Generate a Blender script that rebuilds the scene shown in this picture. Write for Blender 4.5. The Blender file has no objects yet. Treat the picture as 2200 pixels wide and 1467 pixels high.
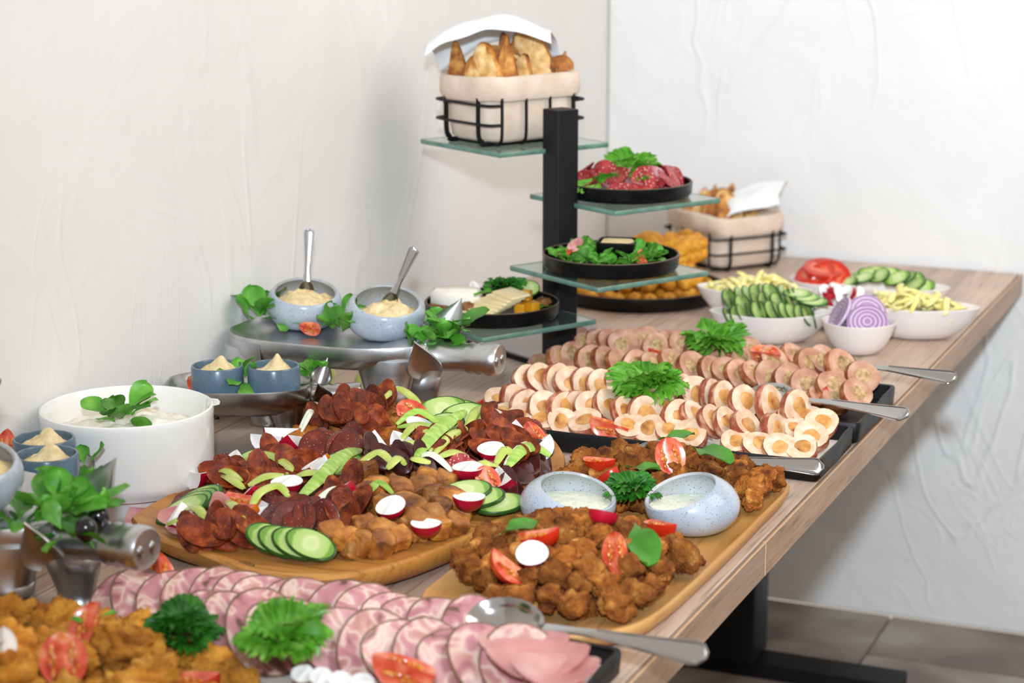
import bpy, bmesh, math, random
from mathutils import Vector, Matrix, noise, Euler
R_ = random.Random(7)
PI = math.pi
SC = bpy.context.scene
COL = SC.collection
TZ = 0.75            # table top height
TW = 0.882           # table width
# ------------------------------------------------------------------ camera
CAM = Vector((1.49507, -3.98100, 1.50637))
YAW, PITCH, FPX = 0.406174, 0.225622, 4328.0
FWD = Vector((-math.sin(YAW)*math.cos(PITCH), math.cos(YAW)*math.cos(PITCH), -math.sin(PITCH)))
RGT = Vector((math.cos(YAW), math.sin(YAW), 0))
UPV = RGT.cross(FWD)
cd = bpy.data.cameras.new('camera'); cam = bpy.data.objects.new('camera', cd); COL.objects.link(cam)
cam.matrix_world = Matrix(((RGT.x, UPV.x, -FWD.x, CAM.x), (RGT.y, UPV.y, -FWD.y, CAM.y), (RGT.z, UPV.z, -FWD.z, CAM.z), (0, 0, 0, 1)))
cd.sensor_width = 36; cd.sensor_fit = 'HORIZONTAL'; cd.lens = FPX/2200*36
cd.clip_start = 0.05
cd.dof.use_dof = True; cd.dof.focus_distance = 2.52; cd.dof.aperture_fstop = 5.0
SC.camera = cam
# ------------------------------------------------------------------ light
w = bpy.data.worlds.new('room_light'); SC.world = w; w.use_nodes = True
w.node_tree.nodes['Background'].inputs[0].default_value = (1.0, 0.90, 0.80, 1)
w.node_tree.nodes['Background'].inputs[1].default_value = 0.50
def area(name, loc, target, size, power, col, shape='DISK', sy=None):
    l = bpy.data.lights.new(name, 'AREA'); l.shape = shape; l.size = size
    if sy: l.size_y = sy
    l.energy = power; l.color = col
    o = bpy.data.objects.new(name, l); COL.objects.link(o)
    o.location = loc; o.rotation_euler = (Vector(target)-Vector(loc)).to_track_quat('-Z', 'Y').to_euler()
    return o
area('camera_flash', (1.5, -4.02, 1.79), (0.9, 0.0, 1.45), 0.10, 19, (0.74, 0.87, 1.0)).data.spread = math.radians(78)
area('wall_fill_light', (2.3, -1.5, 2.7), (0.1, -0.9, 1.0), 1.5, 27, (1.0, 0.92, 0.84), 'RECTANGLE', 2.0)  # added warm fill light, no visible fixture; brightens the left wall
SC.view_settings.view_transform = 'Standard'; SC.view_settings.look = 'None'
SC.view_settings.exposure = 0.29; SC.view_settings.gamma = 1.0; SC.view_settings.use_curve_mapping = False

# ------------------------------------------------------------------ pixel -> place helpers
def ray(px, py): return (FWD*FPX + RGT*(px-1100) - UPV*(py-733.5)).normalized()
def at(px, py, z):
    d = ray(px, py); return CAM + d*((z-CAM.z)/d.z)
def hit(px, py, H):
    d = ray(px, py); t = (1.05-CAM.z)/d.z
    while t < 6:
        p = CAM + d*t
        if p.z <= H(p.x, p.y): return p
        t += 0.002
    return CAM + d*((TZ-CAM.z)/d.z)

# ------------------------------------------------------------------ materials
def lin(h):
    h = h.lstrip('#'); r = [int(h[i:i+2], 16)/255 for i in (0, 2, 4)]
    return tuple(c/12.92 if c <= .04045 else ((c+.055)/1.055)**2.4 for c in r)+(1,)
def mat(name, stops, scale=60, rough=.5, bump=0, bscale=None, bdist=.002, metal=0, sss=0, detail=3, distort=0,
        stretch=(1, 1, 1), rv=0, tex='noise', coat=0, trans=0, spec=.5, R=1, namt=.1, ior=1.45, spots=None, transl=0):
    m = bpy.data.materials.new(name); m.use_nodes = True
    nt = m.node_tree; N = nt.nodes; L = nt.links; b = N['Principled BSDF']
    b.inputs['Roughness'].default_value = rough; b.inputs['Metallic'].default_value = metal
    b.inputs['Specular IOR Level'].default_value = spec; b.inputs['Coat Weight'].default_value = coat
    b.inputs['Transmission Weight'].default_value = trans; b.inputs['IOR'].default_value = ior
    if sss: b.inputs['Subsurface Weight'].default_value = sss; b.inputs['Subsurface Radius'].default_value = (.01, .006, .004); b.inputs['Subsurface Scale'].default_value = 1
    tc = N.new('ShaderNodeTexCoord'); mp = N.new('ShaderNodeMapping'); mp.inputs['Scale'].default_value = stretch
    oi = N.new('ShaderNodeObjectInfo'); mu = N.new('ShaderNodeMath'); mu.operation = 'MULTIPLY'; mu.inputs[1].default_value = 31.7
    L.new(oi.outputs['Random'], mu.inputs[0])
    ad = N.new('ShaderNodeVectorMath'); ad.operation = 'ADD'
    L.new(tc.outputs['Object'], mp.inputs['Vector']); L.new(mp.outputs[0], ad.inputs[0]); L.new(mu.outputs[0], ad.inputs[1])
    def nz(sc, dt=detail):
        n = N.new('ShaderNodeTexNoise'); n.inputs['Scale'].default_value = sc; n.inputs['Detail'].default_value = dt
        n.inputs['Distortion'].default_value = distort; L.new(ad.outputs[0], n.inputs['Vector']); return n.outputs['Fac']
    col = None
    if isinstance(stops, str): b.inputs['Base Color'].default_value = lin(stops)
    else:
        if tex == 'noise': f = nz(scale)
        elif tex == 'voronoi':
            n = N.new('ShaderNodeTexVoronoi'); n.inputs['Scale'].default_value = scale; L.new(ad.outputs[0], n.inputs['Vector']); f = n.outputs['Distance']
        elif tex in ('radial', 'rings'):
            sp = N.new('ShaderNodeVectorMath'); sp.operation = 'MULTIPLY'; sp.inputs[1].default_value = (1/R*stretch[0], 1/R*stretch[1], 0)
            L.new(tc.outputs['Object'], sp.inputs[0])
            ln = N.new('ShaderNodeVectorMath'); ln.operation = 'LENGTH'; L.new(sp.outputs[0], ln.inputs[0])
            q = N.new('ShaderNodeMath'); q.operation = 'MULTIPLY_ADD'; q.inputs[1].default_value = namt; q.inputs[2].default_value = -namt/2
            L.new(nz(scale), q.inputs[0]); a2 = N.new('ShaderNodeMath'); a2.operation = 'ADD'
            L.new(ln.outputs['Value'], a2.inputs[0]); L.new(q.outputs[0], a2.inputs[1]); f = a2.outputs[0]
            if tex == 'rings':
                k = N.new('ShaderNodeMath'); k.operation = 'MULTIPLY'; k.inputs[1].default_value = 6.0; L.new(f, k.inputs[0])
                fr = N.new('ShaderNodeMath'); fr.operation = 'PINGPONG'; fr.inputs[1].default_value = 1; L.new(k.outputs[0], fr.inputs[0]); f = fr.outputs[0]
        r = N.new('ShaderNodeValToRGB'); e = r.color_ramp.elements
        while len(e) < len(stops): e.new(.5)
        for i, (p, c) in enumerate(stops): e[i].position = p; e[i].color = lin(c)
        L.new(f, r.inputs[0]); col = r.outputs[0]
        if spots:
            sc, lo, hi, c = spots
            n = N.new('ShaderNodeTexVoronoi'); n.inputs['Scale'].default_value = sc; L.new(ad.outputs[0], n.inputs['Vector'])
            mr = N.new('ShaderNodeMapRange'); mr.inputs[1].default_value = lo; mr.inputs[2].default_value = hi; mr.inputs[3].default_value = 1; mr.inputs[4].default_value = 0
            L.new(n.outputs['Distance'], mr.inputs[0])
            mx = N.new('ShaderNodeMix'); mx.data_type = 'RGBA'; L.new(mr.outputs[0], mx.inputs['Factor']); L.new(col, mx.inputs[6]); mx.inputs[7].default_value = lin(c); col = mx.outputs[2]
        if rv:
            hs = N.new('ShaderNodeHueSaturation'); q = N.new('ShaderNodeMath'); q.operation = 'MULTIPLY_ADD'; q.inputs[1].default_value = rv; q.inputs[2].default_value = 1-rv/2
            L.new(oi.outputs['Random'], q.inputs[0]); L.new(q.outputs[0], hs.inputs['Value']); L.new(col, hs.inputs['Color']); col = hs.outputs[0]
        L.new(col, b.inputs['Base Color'])
    if bump:
        bp = N.new('ShaderNodeBump'); bp.inputs['Strength'].default_value = bump; bp.inputs['Distance'].default_value = bdist
        L.new(nz(bscale or scale, 4), bp.inputs['Height']); L.new(bp.outputs[0], b.inputs['Normal'])
    if transl:
        t = N.new('ShaderNodeBsdfTranslucent'); mx = N.new('ShaderNodeMixShader'); mx.inputs[0].default_value = transl
        if col: L.new(col, t.inputs[0])
        else: t.inputs[0].default_value = b.inputs['Base Color'].default_value
        out = N['Material Output']; L.new(b.outputs[0], mx.inputs[1]); L.new(t.outputs[0], mx.inputs[2]); L.new(mx.outputs[0], out.inputs[0])
    return m

def wall_mat(strength=.24):
    m = bpy.data.materials.new('trowelled_plaster'); m.use_nodes = True; nt = m.node_tree; N = nt.nodes; L = nt.links; b = N['Principled BSDF']
    b.inputs['Roughness'].default_value = .85; b.inputs['Specular IOR Level'].default_value = .15
    tc = N.new('ShaderNodeTexCoord')
    def nz(sc, dt, dis, st=(1, 1, 1), rot=0):
        mp = N.new('ShaderNodeMapping'); mp.inputs['Scale'].default_value = st; mp.inputs['Rotation'].default_value = (rot, rot*.6, 0)
        L.new(tc.outputs['Object'], mp.inputs[0])
        n = N.new('ShaderNodeTexNoise'); n.inputs['Scale'].default_value = sc; n.inputs['Detail'].default_value = dt; n.inputs['Distortion'].default_value = dis
        L.new(mp.outputs[0], n.inputs['Vector']); return n.outputs['Fac']
    def mth(op, a, bb, c=None):
        q = N.new('ShaderNodeMath'); q.operation = op
        for i, x in enumerate((a, bb, c)):
            if x is None: continue
            if isinstance(x, (int, float)): q.inputs[i].default_value = x
            else: L.new(x, q.inputs[i])
        return q.outputs[0]
    # thin trowel ridges: band around the mid value of a warped large noise
    a = nz(2.6, 2, 1.6, (1, 1, .55), .5)
    ridge = mth('SUBTRACT', 1, mth('MINIMUM', mth('MULTIPLY', mth('ABSOLUTE', mth('SUBTRACT', a, .52), 0), 34), 1))
    a2 = nz(4.2, 2, 2.2, (1, 1, .4), -.7)
    ridge2 = mth('SUBTRACT', 1, mth('MINIMUM', mth('MULTIPLY', mth('ABSOLUTE', mth('SUBTRACT', a2, .44), 0), 40), 1))
    msk = nz(1.7, 1, 0)
    msk = mth('MINIMUM', mth('MAXIMUM', mth('MULTIPLY_ADD', msk, 5, -2.1), 0), 1)
    h = mth('MULTIPLY_ADD', mth('MULTIPLY', ridge, msk), .55, mth('MULTIPLY', mth('MULTIPLY', ridge2, msk), .2))
    h = mth('MULTIPLY_ADD', nz(7, 3, .6), 1.6, h)
    h = mth('MULTIPLY_ADD', nz(90, 3, 0), .22, h)
    h = mth('MULTIPLY_ADD', nz(1.6, 2, .8), 3.0, h)
    bp = N.new('ShaderNodeBump'); bp.inputs['Strength'].default_value = strength; bp.inputs['Distance'].default_value = .008
    L.new(h, bp.inputs['Height']); L.new(bp.outputs[0], b.inputs['Normal'])
    r = N.new('ShaderNodeValToRGB'); r.color_ramp.elements[0].color = lin('#dfddda'); r.color_ramp.elements[1].color = lin('#ebebe9')
    L.new(nz(3, 3, .5), r.inputs[0]); L.new(r.outputs[0], b.inputs['Base Color'])
    return m

def wood_mat(name, cols, axis='Y', sx=38, sy=2.2, rough=.45, boards=None, dark='#5c4636', bump=.12):
    m = bpy.data.materials.new(name); m.use_nodes = True; nt = m.node_tree; N = nt.nodes; L = nt.links; b = N['Principled BSDF']
    b.inputs['Roughness'].default_value = rough; b.inputs['Specular IOR Level'].default_value = .4
    tc = N.new('ShaderNodeTexCoord')
    def nz(st, dt, dis, ramp=None):
        mp = N.new('ShaderNodeMapping'); mp.inputs['Scale'].default_value = st if axis == 'Y' else (st[1], st[0], st[2])
        L.new(tc.outputs['Object'], mp.inputs[0])
        n = N.new('ShaderNodeTexNoise'); n.inputs['Scale'].default_value = 1; n.inputs['Detail'].default_value = dt; n.inputs['Distortion'].default_value = dis
        L.new(mp.outputs[0], n.inputs['Vector']); return n.outputs['Fac']
    f1 = nz((sx, sy, sx), 5, .6); f2 = nz((sx*6, sy*3.5, sx*6), 3, .2); f3 = nz((sx*.25, sy*.4, sx*.25), 2, .3)
    r = N.new('ShaderNodeValToRGB'); e = r.color_ramp.elements
    while len(e) < len(cols): e.new(.5)
    for i, (p, c) in enumerate(cols): e[i].position = p; e[i].color = lin(c)
    q = N.new('ShaderNodeMath'); q.operation = 'MULTIPLY_ADD'; q.inputs[1].default_value = .55; L.new(f3, q.inputs[0])
    q2 = N.new('ShaderNodeMath'); q2.operation = 'MULTIPLY'; q2.inputs[1].default_value = .5; L.new(f1, q2.inputs[0]); L.new(q2.outputs[0], q.inputs[2])
    L.new(q.outputs[0], r.inputs[0]); col = r.outputs[0]
    mr = N.new('ShaderNodeMapRange'); mr.inputs[1].default_value = .30; mr.inputs[2].default_value = .46; mr.inputs[3].default_value = .55; mr.inputs[4].default_value = 0
    L.new(f2, mr.inputs[0])
    mx = N.new('ShaderNodeMix'); mx.data_type = 'RGBA'; L.new(mr.outputs[0], mx.inputs['Factor']); L.new(col, mx.inputs[6]); mx.inputs[7].default_value = lin(dark); col = mx.outputs[2]
    if boards:   # printed board lines of the laminate
        sp = N.new('ShaderNodeSeparateXYZ'); L.new(tc.outputs['Object'], sp.inputs[0])
        k = N.new('ShaderNodeMath'); k.operation = 'MULTIPLY_ADD'; k.inputs[1].default_value = 1/boards; k.inputs[2].default_value = 100.37; L.new(sp.outputs['X'], k.inputs[0])
        fr = N.new('ShaderNodeMath'); fr.operation = 'FRACT'; L.new(k.outputs[0], fr.inputs[0])
        lt = N.new('ShaderNodeMath'); lt.operation = 'LESS_THAN'; lt.inputs[1].default_value = .010; L.new(fr.outputs[0], lt.inputs[0])
        ml = N.new('ShaderNodeMath'); ml.operation = 'MULTIPLY'; ml.inputs[1].default_value = .7; L.new(lt.outputs[0], ml.inputs[0])
        mx = N.new('ShaderNodeMix'); mx.data_type = 'RGBA'; L.new(ml.outputs[0], mx.inputs['Factor']); L.new(col, mx.inputs[6]); mx.inputs[7].default_value = lin('#4a3a30'); col = mx.outputs[2]
    L.new(col, b.inputs['Base Color'])
    bp = N.new('ShaderNodeBump'); bp.inputs['Strength'].default_value = bump; bp.inputs['Distance'].default_value = .001
    L.new(f2, bp.inputs['Height']); L.new(bp.outputs[0], b.inputs['Normal'])
    return m

M = {}
M['wall'] = wall_mat(.20); M['wall_b'] = wall_mat(.42)
M['table'] = wood_mat('oak_laminate', [(.25, '#947f70'), (.5, '#bba391'), (.72, '#cfb9a8')], boards=.17)
M['edge'] = wood_mat('oak_edging', [(.25, '#8a6d55'), (.5, '#ab8d74'), (.75, '#bb9f87')], sx=90, sy=5)
M['edge_line'] = mat('pale_edging_joint', '#d6b08a', rough=.5)
M['board'] = wood_mat('acacia_board', [(.25, '#8a5320'), (.5, '#b97c36'), (.75, '#cf9650')], axis='X', sx=24, sy=3, rough=.4, dark='#7a4a20')
M['board_light'] = wood_mat('beech_board', [(.25, '#ad722f'), (.5, '#cd954f'), (.75, '#ddb277')], axis='Y', sx=22, sy=3, rough=.42, dark='#a8702f')
M['knot'] = mat('wood_knot', [(.3, '#5a3c1c'), (.7, '#96672e')], R=.012, tex='rings', scale=80, namt=.4, rough=.5)
M['stone'] = mat('stone_tile', [(.3, '#6b6059'), (.5, '#85796f'), (.68, '#9b958b')], scale=5, rough=.45, detail=6, rv=.06, distort=.6)
M['grout'] = mat('grout', '#4c4038', rough=.9)
M['black_metal'] = mat('black_powder_metal', [(.4, '#0a0a0b'), (.6, '#101012')], scale=900, rough=.45, spec=.3, bump=.1, bdist=.0003)
M['post'] = mat('charcoal_powder_metal', [(.4, '#121214'), (.6, '#19191c')], scale=1500, rough=.5, spec=.3, bump=.1, bdist=.0003)
M['black_plate'] = mat('black_glazed_plate', [(.4, '#09090a'), (.6, '#0f0f11')], scale=40, rough=.3, spec=.35)
M['rim_brown'] = mat('worn_brown_rim', '#5d4a3a', rough=.4)
M['slate'] = mat('slate_tray', [(.35, '#0d0e0f'), (.55, '#161718'), (.75, '#232628')], scale=14, rough=.45, spec=.35, bump=.25, bscale=30, bdist=.002, stretch=(.4, 1, 1))
M['glass'] = mat('green_edged_glass', '#c4dcd2', rough=.03, trans=.92, ior=1.5)
M['glass_edge'] = mat('ground_glass_edge', [(.3, '#5d8273'), (.7, '#7fa595')], scale=40, rough=.3, trans=.3)
M['base'] = mat('smoked_base', '#6f6663', rough=.2, coat=.3)
M['steel'] = mat('cast_aluminium', [(.3, '#b9babc'), (.6, '#d3d4d5'), (.8, '#e2e2e2')], scale=22, rough=.36, metal=1, bump=.2, bscale=70, bdist=.0012)
M['steel_dark'] = mat('polished_dark_aluminium', [(.3, '#8f8c8a'), (.6, '#b5b3b1'), (.8, '#cfcfcf')], scale=20, rough=.24, metal=1, bump=.15, bscale=60, bdist=.001)
M['cutlery'] = mat('stainless_steel', '#c2c2c4', rough=.12, metal=1)
M['cutlery_inset'] = mat('stainless_inset', '#a5a5a8', rough=.16, metal=1)
M['blue_bowl'] = mat('speckled_blue_glaze', [(.35, '#a3adba'), (.65, '#b7c0cb')], scale=25, rough=.22, spots=(300, .12, .2, '#4a4844'), coat=.3)
M['blue_bowl_in'] = mat('speckled_grey_glaze', [(.35, '#a6a8aa'), (.65, '#b9bbbd')], scale=25, rough=.25, spots=(260, .14, .22, '#6b5c48'), coat=.3)
M['slate_bowl'] = mat('speckled_slate_glaze', [(.35, '#4a6070'), (.65, '#5a7182')], scale=25, rough=.25, spots=(420, .14, .22, '#26303a'), coat=.2)
M['porcelain'] = mat('white_porcelain', '#ecebe8', rough=.18, coat=.3)
M['porcelain_line'] = mat('bare_clay_line', '#b39a86', rough=.7)
M['pink_white'] = mat('warm_white_stoneware', '#e6ddd8', rough=.35)
M['hummus'] = mat('hummus', [(.3, '#d6bb84'), (.55, '#e5d09f'), (.75, '#eedcb4')], scale=120, rough=.6, bump=.7, bscale=220, bdist=.003, sss=.1)
M['tartar'] = mat('herb_cream', [(.3, '#dfe0cc'), (.55, '#eeeede'), (.64, '#c4cfa0'), (.72, '#f2f1e6')], scale=160, rough=.4, bump=.35, bscale=120, bdist=.002)
M['cream'] = mat('potato_salad_cream', [(.3, '#e0d0ae'), (.5, '#f0e9d8'), (.7, '#f4f0e6')], scale=40, rough=.35, bump=.4, bscale=60, bdist=.003)
M['linen'] = mat('linen_liner', [(.3, '#cdb7a2'), (.7, '#dfcdbc')], scale=30, rough=.9, bump=.3, bscale=700, bdist=.0006)
M['napkin'] = mat('white_napkin', '#eef0f1', rough=.9)
M['crust'] = mat('toasted_crust', [(.30, '#4f2b12'), (.45, '#9c5d26'), (.6, '#bd8038'), (.78, '#d9ac62')], scale=55, rough=.7, bump=.5, bscale=120, bdist=.003, rv=.3)
M['crumb'] = mat('bread_crumb', [(.3, '#c08a48'), (.55, '#dcb476'), (.8, '#eed4a4')], scale=90, rough=.8, bump=.4, bdist=.002, rv=.15)
M['nugget'] = mat('fried_coating', [(.30, '#54290d'), (.45, '#8c4e1c'), (.58, '#ab6829'), (.72, '#d39a50')], scale=50, rough=.8, spec=.25, bump=1.0, bscale=330, bdist=.004, rv=.7, detail=5)
M['nugget_gold'] = mat('golden_fried_coating', [(.30, '#9c5a18'), (.48, '#cf8a2e'), (.62, '#e4a240'), (.78, '#efba66')], scale=45, rough=.75, spec=.3, bump=1.0, bscale=260, bdist=.005, rv=.35, detail=5)
M['pork'] = mat('roast_cube', [(.30, '#5a3115'), (.46, '#98591f'), (.6, '#b87a34'), (.76, '#cf9c58')], scale=38, rough=.5, bump=.6, bscale=160, bdist=.003, rv=.7, detail=4)
M['croquette'] = mat('croquette_crumb', [(.3, '#b06f12'), (.55, '#d3921f'), (.75, '#e2a93c')], scale=120, rough=.6, bump=.6, bscale=500, bdist=.0015, rv=.2)
M['tomato_skin'] = mat('tomato_skin', [(.3, '#b3200c'), (.6, '#cc3318'), (.8, '#d9562a')], scale=30, rough=.22, coat=.3, rv=.15)
M['tomato_flesh'] = mat('tomato_flesh', [(.3, '#c0311c'), (.5, '#dc5d3f'), (.62, '#e8906a'), (.72, '#d8742e')], scale=70, rough=.25, coat=.3, sss=.1, rv=.12)
M['orange_skin'] = mat('orange_tomato_skin', [(.3, '#c9560a'), (.7, '#e07d1c')], scale=30, rough=.22, coat=.3)
M['seed'] = mat('tomato_seed_gel', [(.35, '#b8471a'), (.6, '#d98c3a')], scale=200, rough=.2, coat=.4)
M['radish_skin'] = mat('radish_skin', [(.3, '#96091f'), (.6, '#b3122c'), (.8, '#c42a44')], scale=40, rough=.28, coat=.2, rv=.2)
M['radish_flesh'] = mat('radish_flesh', [(.3, '#e9e5e2'), (.7, '#f6f4f2')], scale=60, rough=.35, sss=.15)
M['cuc_rind'] = mat('cucumber_rind', [(.35, '#1d3f12'), (.6, '#2f5a1c'), (.8, '#4c7a2c')], scale=60, rough=.3, rv=.2)
M['cuc_flesh'] = mat('cucumber_flesh', [(.0, '#c4cf8e'), (.35, '#cdd99c'), (.5, '#b5cb7e'), (.85, '#a8c46c'), (.97, '#6f9a3c')], R=.02, tex='radial', scale=110, namt=.35, rough=.25, sss=.1, coat=.3)
M['leaf'] = mat('salad_leaf', [(.3, '#3f8220'), (.55, '#5ba034'), (.75, '#84bf52')], scale=45, rough=.4, rv=.7, transl=.25, coat=.1)
M['leaf_light'] = mat('pale_leaf_stem', '#9cbf62', rough=.4)
M['lettuce'] = mat('curly_lettuce_leaf', [(.3, '#4a921f'), (.5, '#69b032'), (.75, '#97cc58')], scale=45, rough=.4, rv=.25, transl=.3)
M['parsley'] = mat('parsley_leaf', [(.3, '#1f5c12'), (.6, '#357d20'), (.8, '#4f9a30')], scale=60, rough=.45, rv=.25, transl=.2)
M['spinach'] = mat('spinach_leaf', [(.3, '#3f7d22'), (.6, '#559a30'), (.8, '#6fb045')], scale=40, rough=.35, rv=.15, transl=.2)
M['olive'] = mat('black_olive', '#0d0a10', rough=.15, coat=.5)
M['pepper'] = mat('yellow_green_pepper', [(.3, '#a5b844'), (.6, '#bfca68'), (.8, '#d4dc92')], scale=40, rough=.25, coat=.3, rv=.2)
M['leek_white'] = mat('leek_white', [(.3, '#dfe3c4'), (.7, '#eef0e2')], scale=50, rough=.35, stretch=(.3, 3, 3))
M['leek_green'] = mat('leek_green', [(.3, '#86b03c'), (.6, '#a9c860'), (.8, '#d2e0a4')], scale=50, rough=.35, stretch=(.3, 3, 3), rv=.3)
M['chorizo'] = mat('chorizo', [(.3, '#48190a'), (.5, '#772d12'), (.65, '#9a481e'), (.8, '#c0783e')], scale=90, rough=.5, spec=.3, bump=.9, bscale=190, bdist=.003, rv=.7, spots=(260, .05, .16, '#a5603a'))
M['salami'] = mat('salami', [(.3, '#4e1a12'), (.6, '#742e20'), (.8, '#8c442e')], scale=80, rough=.48, spec=.35, rv=.5, spots=(300, .10, .2, '#b98474'))
M['salami_pink'] = mat('pink_salami', [(.3, '#8a1f24'), (.6, '#a93a3c'), (.8, '#c06560')], scale=80, rough=.35, rv=.3, spots=(230, .18, .28, '#e0b0a6'))
M['dry_meat'] = mat('dark_dried_meat', [(.3, '#2c0c0e'), (.6, '#471a18'), (.8, '#5e2a22')], scale=50, rough=.35, rv=.3, coat=.2)
M['ham'] = mat('pink_ham', [(.3, '#b06c68'), (.5, '#c48682'), (.7, '#d4a49c')], scale=28, rough=.3, coat=.2, rv=.15)
M['bark'] = mat('roast_bark', [(.3, '#7c3a20'), (.5, '#a5603a'), (.7, '#c89064')], scale=90, rough=.45, rv=.35, bump=.4, bdist=.002)
M['bacon'] = mat('bacon_wrap', [(.3, '#8a3a26'), (.48, '#a8573c'), (.6, '#cc9070'), (.75, '#e2bda2')], scale=60, rough=.4, rv=.3, bump=.4, bdist=.002, stretch=(1, 1, 2.5))
M['chicken'] = mat('chicken_meat', [(.3, '#cda482'), (.55, '#e2c3a4'), (.75, '#eedac4')], scale=70, rough=.4, rv=.12, bump=.3, bdist=.001, coat=.15)
M['filling'] = mat('cheese_filling', [(.25, '#7c4018'), (.38, '#b87a3c'), (.55, '#cf9652'), (.75, '#dcae70')], scale=75, rough=.4, rv=.15, coat=.2)
M['pork_face'] = mat('pork_roll_meat', [(.3, '#a8705a'), (.5, '#bf8c70'), (.72, '#d2ac94')], scale=60, rough=.42, rv=.2, bump=.3, bdist=.001)
M['stuffing'] = mat('herb_stuffing', [(.3, '#75552e'), (.45, '#a98758'), (.6, '#bf9f70'), (.75, '#d4b890')], scale=160, rough=.5, rv=.2, bump=.5, bdist=.0015)
M['brawn'] = mat('brawn_slice', [(.28, '#6c4c40'), (.36, '#b5777c'), (.47, '#c4888c'), (.55, '#dcc0b2'), (.63, '#c8958a'), (.74, '#a86a70')], scale=38, rough=.28, coat=.3, detail=1, distort=1.0, rv=.15)
M['brawn_rim'] = mat('brawn_rim', [(.3, '#5f4232'), (.7, '#8a6852')], scale=60, rough=.4)
M['onion'] = mat('red_onion', [(.0, '#d8c8d8'), (.35, '#b99cbb'), (.75, '#9a78a0'), (1, '#7d5582')], R=.017, tex='rings', scale=60, namt=.08, rough=.3)
M['yellow'] = mat('yellow_pepper_strip', [(.3, '#e9d873'), (.55, '#f2e798'), (.75, '#f8f2c4')], scale=60, rough=.3, coat=.2, rv=.2)
M['tom_slice'] = mat('tomato_slice_face', [(.0, '#e88a6a'), (.3, '#d5452c'), (.5, '#e2714f'), (.7, '#cc3018'), (1, '#b3200c')], R=.035, tex='radial', scale=60, namt=.5, rough=.25, coat=.3)
M['camembert'] = mat('white_cheese', [(.3, '#e4dccb'), (.7, '#f2eee4')], scale=40, rough=.6, bump=.3, bdist=.002)
M['cheese'] = mat('pale_cheese', [(.3, '#e2cd96'), (.7, '#efdfb4')], scale=25, rough=.45)
M['gouda'] = mat('orange_cheese', [(.3, '#d98e12'), (.7, '#e8a926')], scale=30, rough=.4)
M['walnut'] = mat('walnut', [(.3, '#6b3d1a'), (.7, '#a06c38')], scale=120, rough=.6, bump=.8, bdist=.004)
M['paper'] = mat('greaseproof_liner', '#d9d2c8', rough=.7)

# ------------------------------------------------------------------ mesh helpers
class G:
    def __init__(s): s.v = []; s.f = []; s.m = []
    def add(s, vf, m=0, T=None):
        v, f = vf; o = len(s.v)
        s.v += [(T @ Vector(p)) if T else Vector(p) for p in v]
        s.f += [tuple(i+o for i in q) for q in f]; s.m += [m]*len(f); return s
    def mesh(s, name, mats, ang=42):
        me = bpy.data.meshes.new(name); me.from_pydata([tuple(p) for p in s.v], [], s.f)
        for k in (mats if isinstance(mats, (list, tuple)) else [mats]): me.materials.append(M[k])
        me.polygons.foreach_set('material_index', s.m); me.polygons.foreach_set('use_smooth', [True]*len(s.f))
        bm = bmesh.new(); bm.from_mesh(me); bmesh.ops.recalc_face_normals(bm, faces=bm.faces); bm.to_mesh(me); bm.free()
        if ang: me.set_sharp_from_angle(angle=math.radians(ang))
        me.update(); return me
def loft(rings, cap0=True, cap1=True, closed=True):
    n = len(rings[0]); v = [p for r in rings for p in r]; f = []
    for i in range(len(rings)-1):
        for j in range(n if closed else n-1):
            k = (j+1) % n; f.append((i*n+j, i*n+k, (i+1)*n+k, (i+1)*n+j))
    if cap0: f.append(tuple(range(n))[::-1])
    if cap1: f.append(tuple((len(rings)-1)*n+j for j in range(n)))
    return v, f
def circ(r, z, n=24, cx=0, cy=0, ry=None):
    ry = r if ry is None else ry
    return [(cx+r*math.cos(2*PI*i/n), cy+ry*math.sin(2*PI*i/n), z) for i in range(n)]
def lathe(prof, n=40, cap0=True, cap1=True, sx=1, sy=1):
    return loft([circ(max(r, 1e-4)*sx, z, n, ry=max(r, 1e-4)*sy) for r, z in prof], cap0, cap1)
def rrect(wx, wy, r, z, n=5, cx=0, cy=0):
    out = []
    for sx, sy, a0 in ((1, 1, 0), (-1, 1, PI/2), (-1, -1, PI), (1, -1, 1.5*PI)):
        for i in range(n):
            a = a0+PI/2*i/(n-1); out.append((cx+sx*(wx/2-r)+r*math.cos(a), cy+sy*(wy/2-r)+r*math.sin(a), z))
    return out
def rbox(wx, wy, z0, z1, r=.004, b=.0015, n=4, cx=0, cy=0):
    r = max(r, b+.0005)
    return loft([rrect(wx-2*b, wy-2*b, r-b*.9, z0, n, cx, cy), rrect(wx, wy, r, z0+b, n, cx, cy), rrect(wx, wy, r, z1-b, n, cx, cy), rrect(wx-2*b, wy-2*b, r-b*.9, z1, n, cx, cy)])
def tube(pts, rad, n=8, flat=1.0, up=(0, 0, 1)):
    pts = [Vector(p) for p in pts]; rings = []; u0 = Vector(up)
    for i, p in enumerate(pts):
        d = (pts[min(i+1, len(pts)-1)]-pts[max(i-1, 0)]).normalized()
        s = d.cross(u0)
        if s.length < .05: s = d.cross(Vector((1, 0, 0)))
        s.normalize(); t = s.cross(d).normalized(); r = rad[i] if isinstance(rad, (list, tuple)) else rad
        rings.append([tuple(p+s*(r*math.cos(2*PI*k/n))+t*(r*flat*math.sin(2*PI*k/n))) for k in range(n)])
    return loft(rings)
def sheet(fn, nu, nv):
    v = [fn(i/(nu-1), j/(nv-1)) for i in range(nu) for j in range(nv)]
    f = [(i*nv+j, i*nv+j+1, (i+1)*nv+j+1, (i+1)*nv+j) for i in range(nu-1) for j in range(nv-1)]
    return v, f
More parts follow.
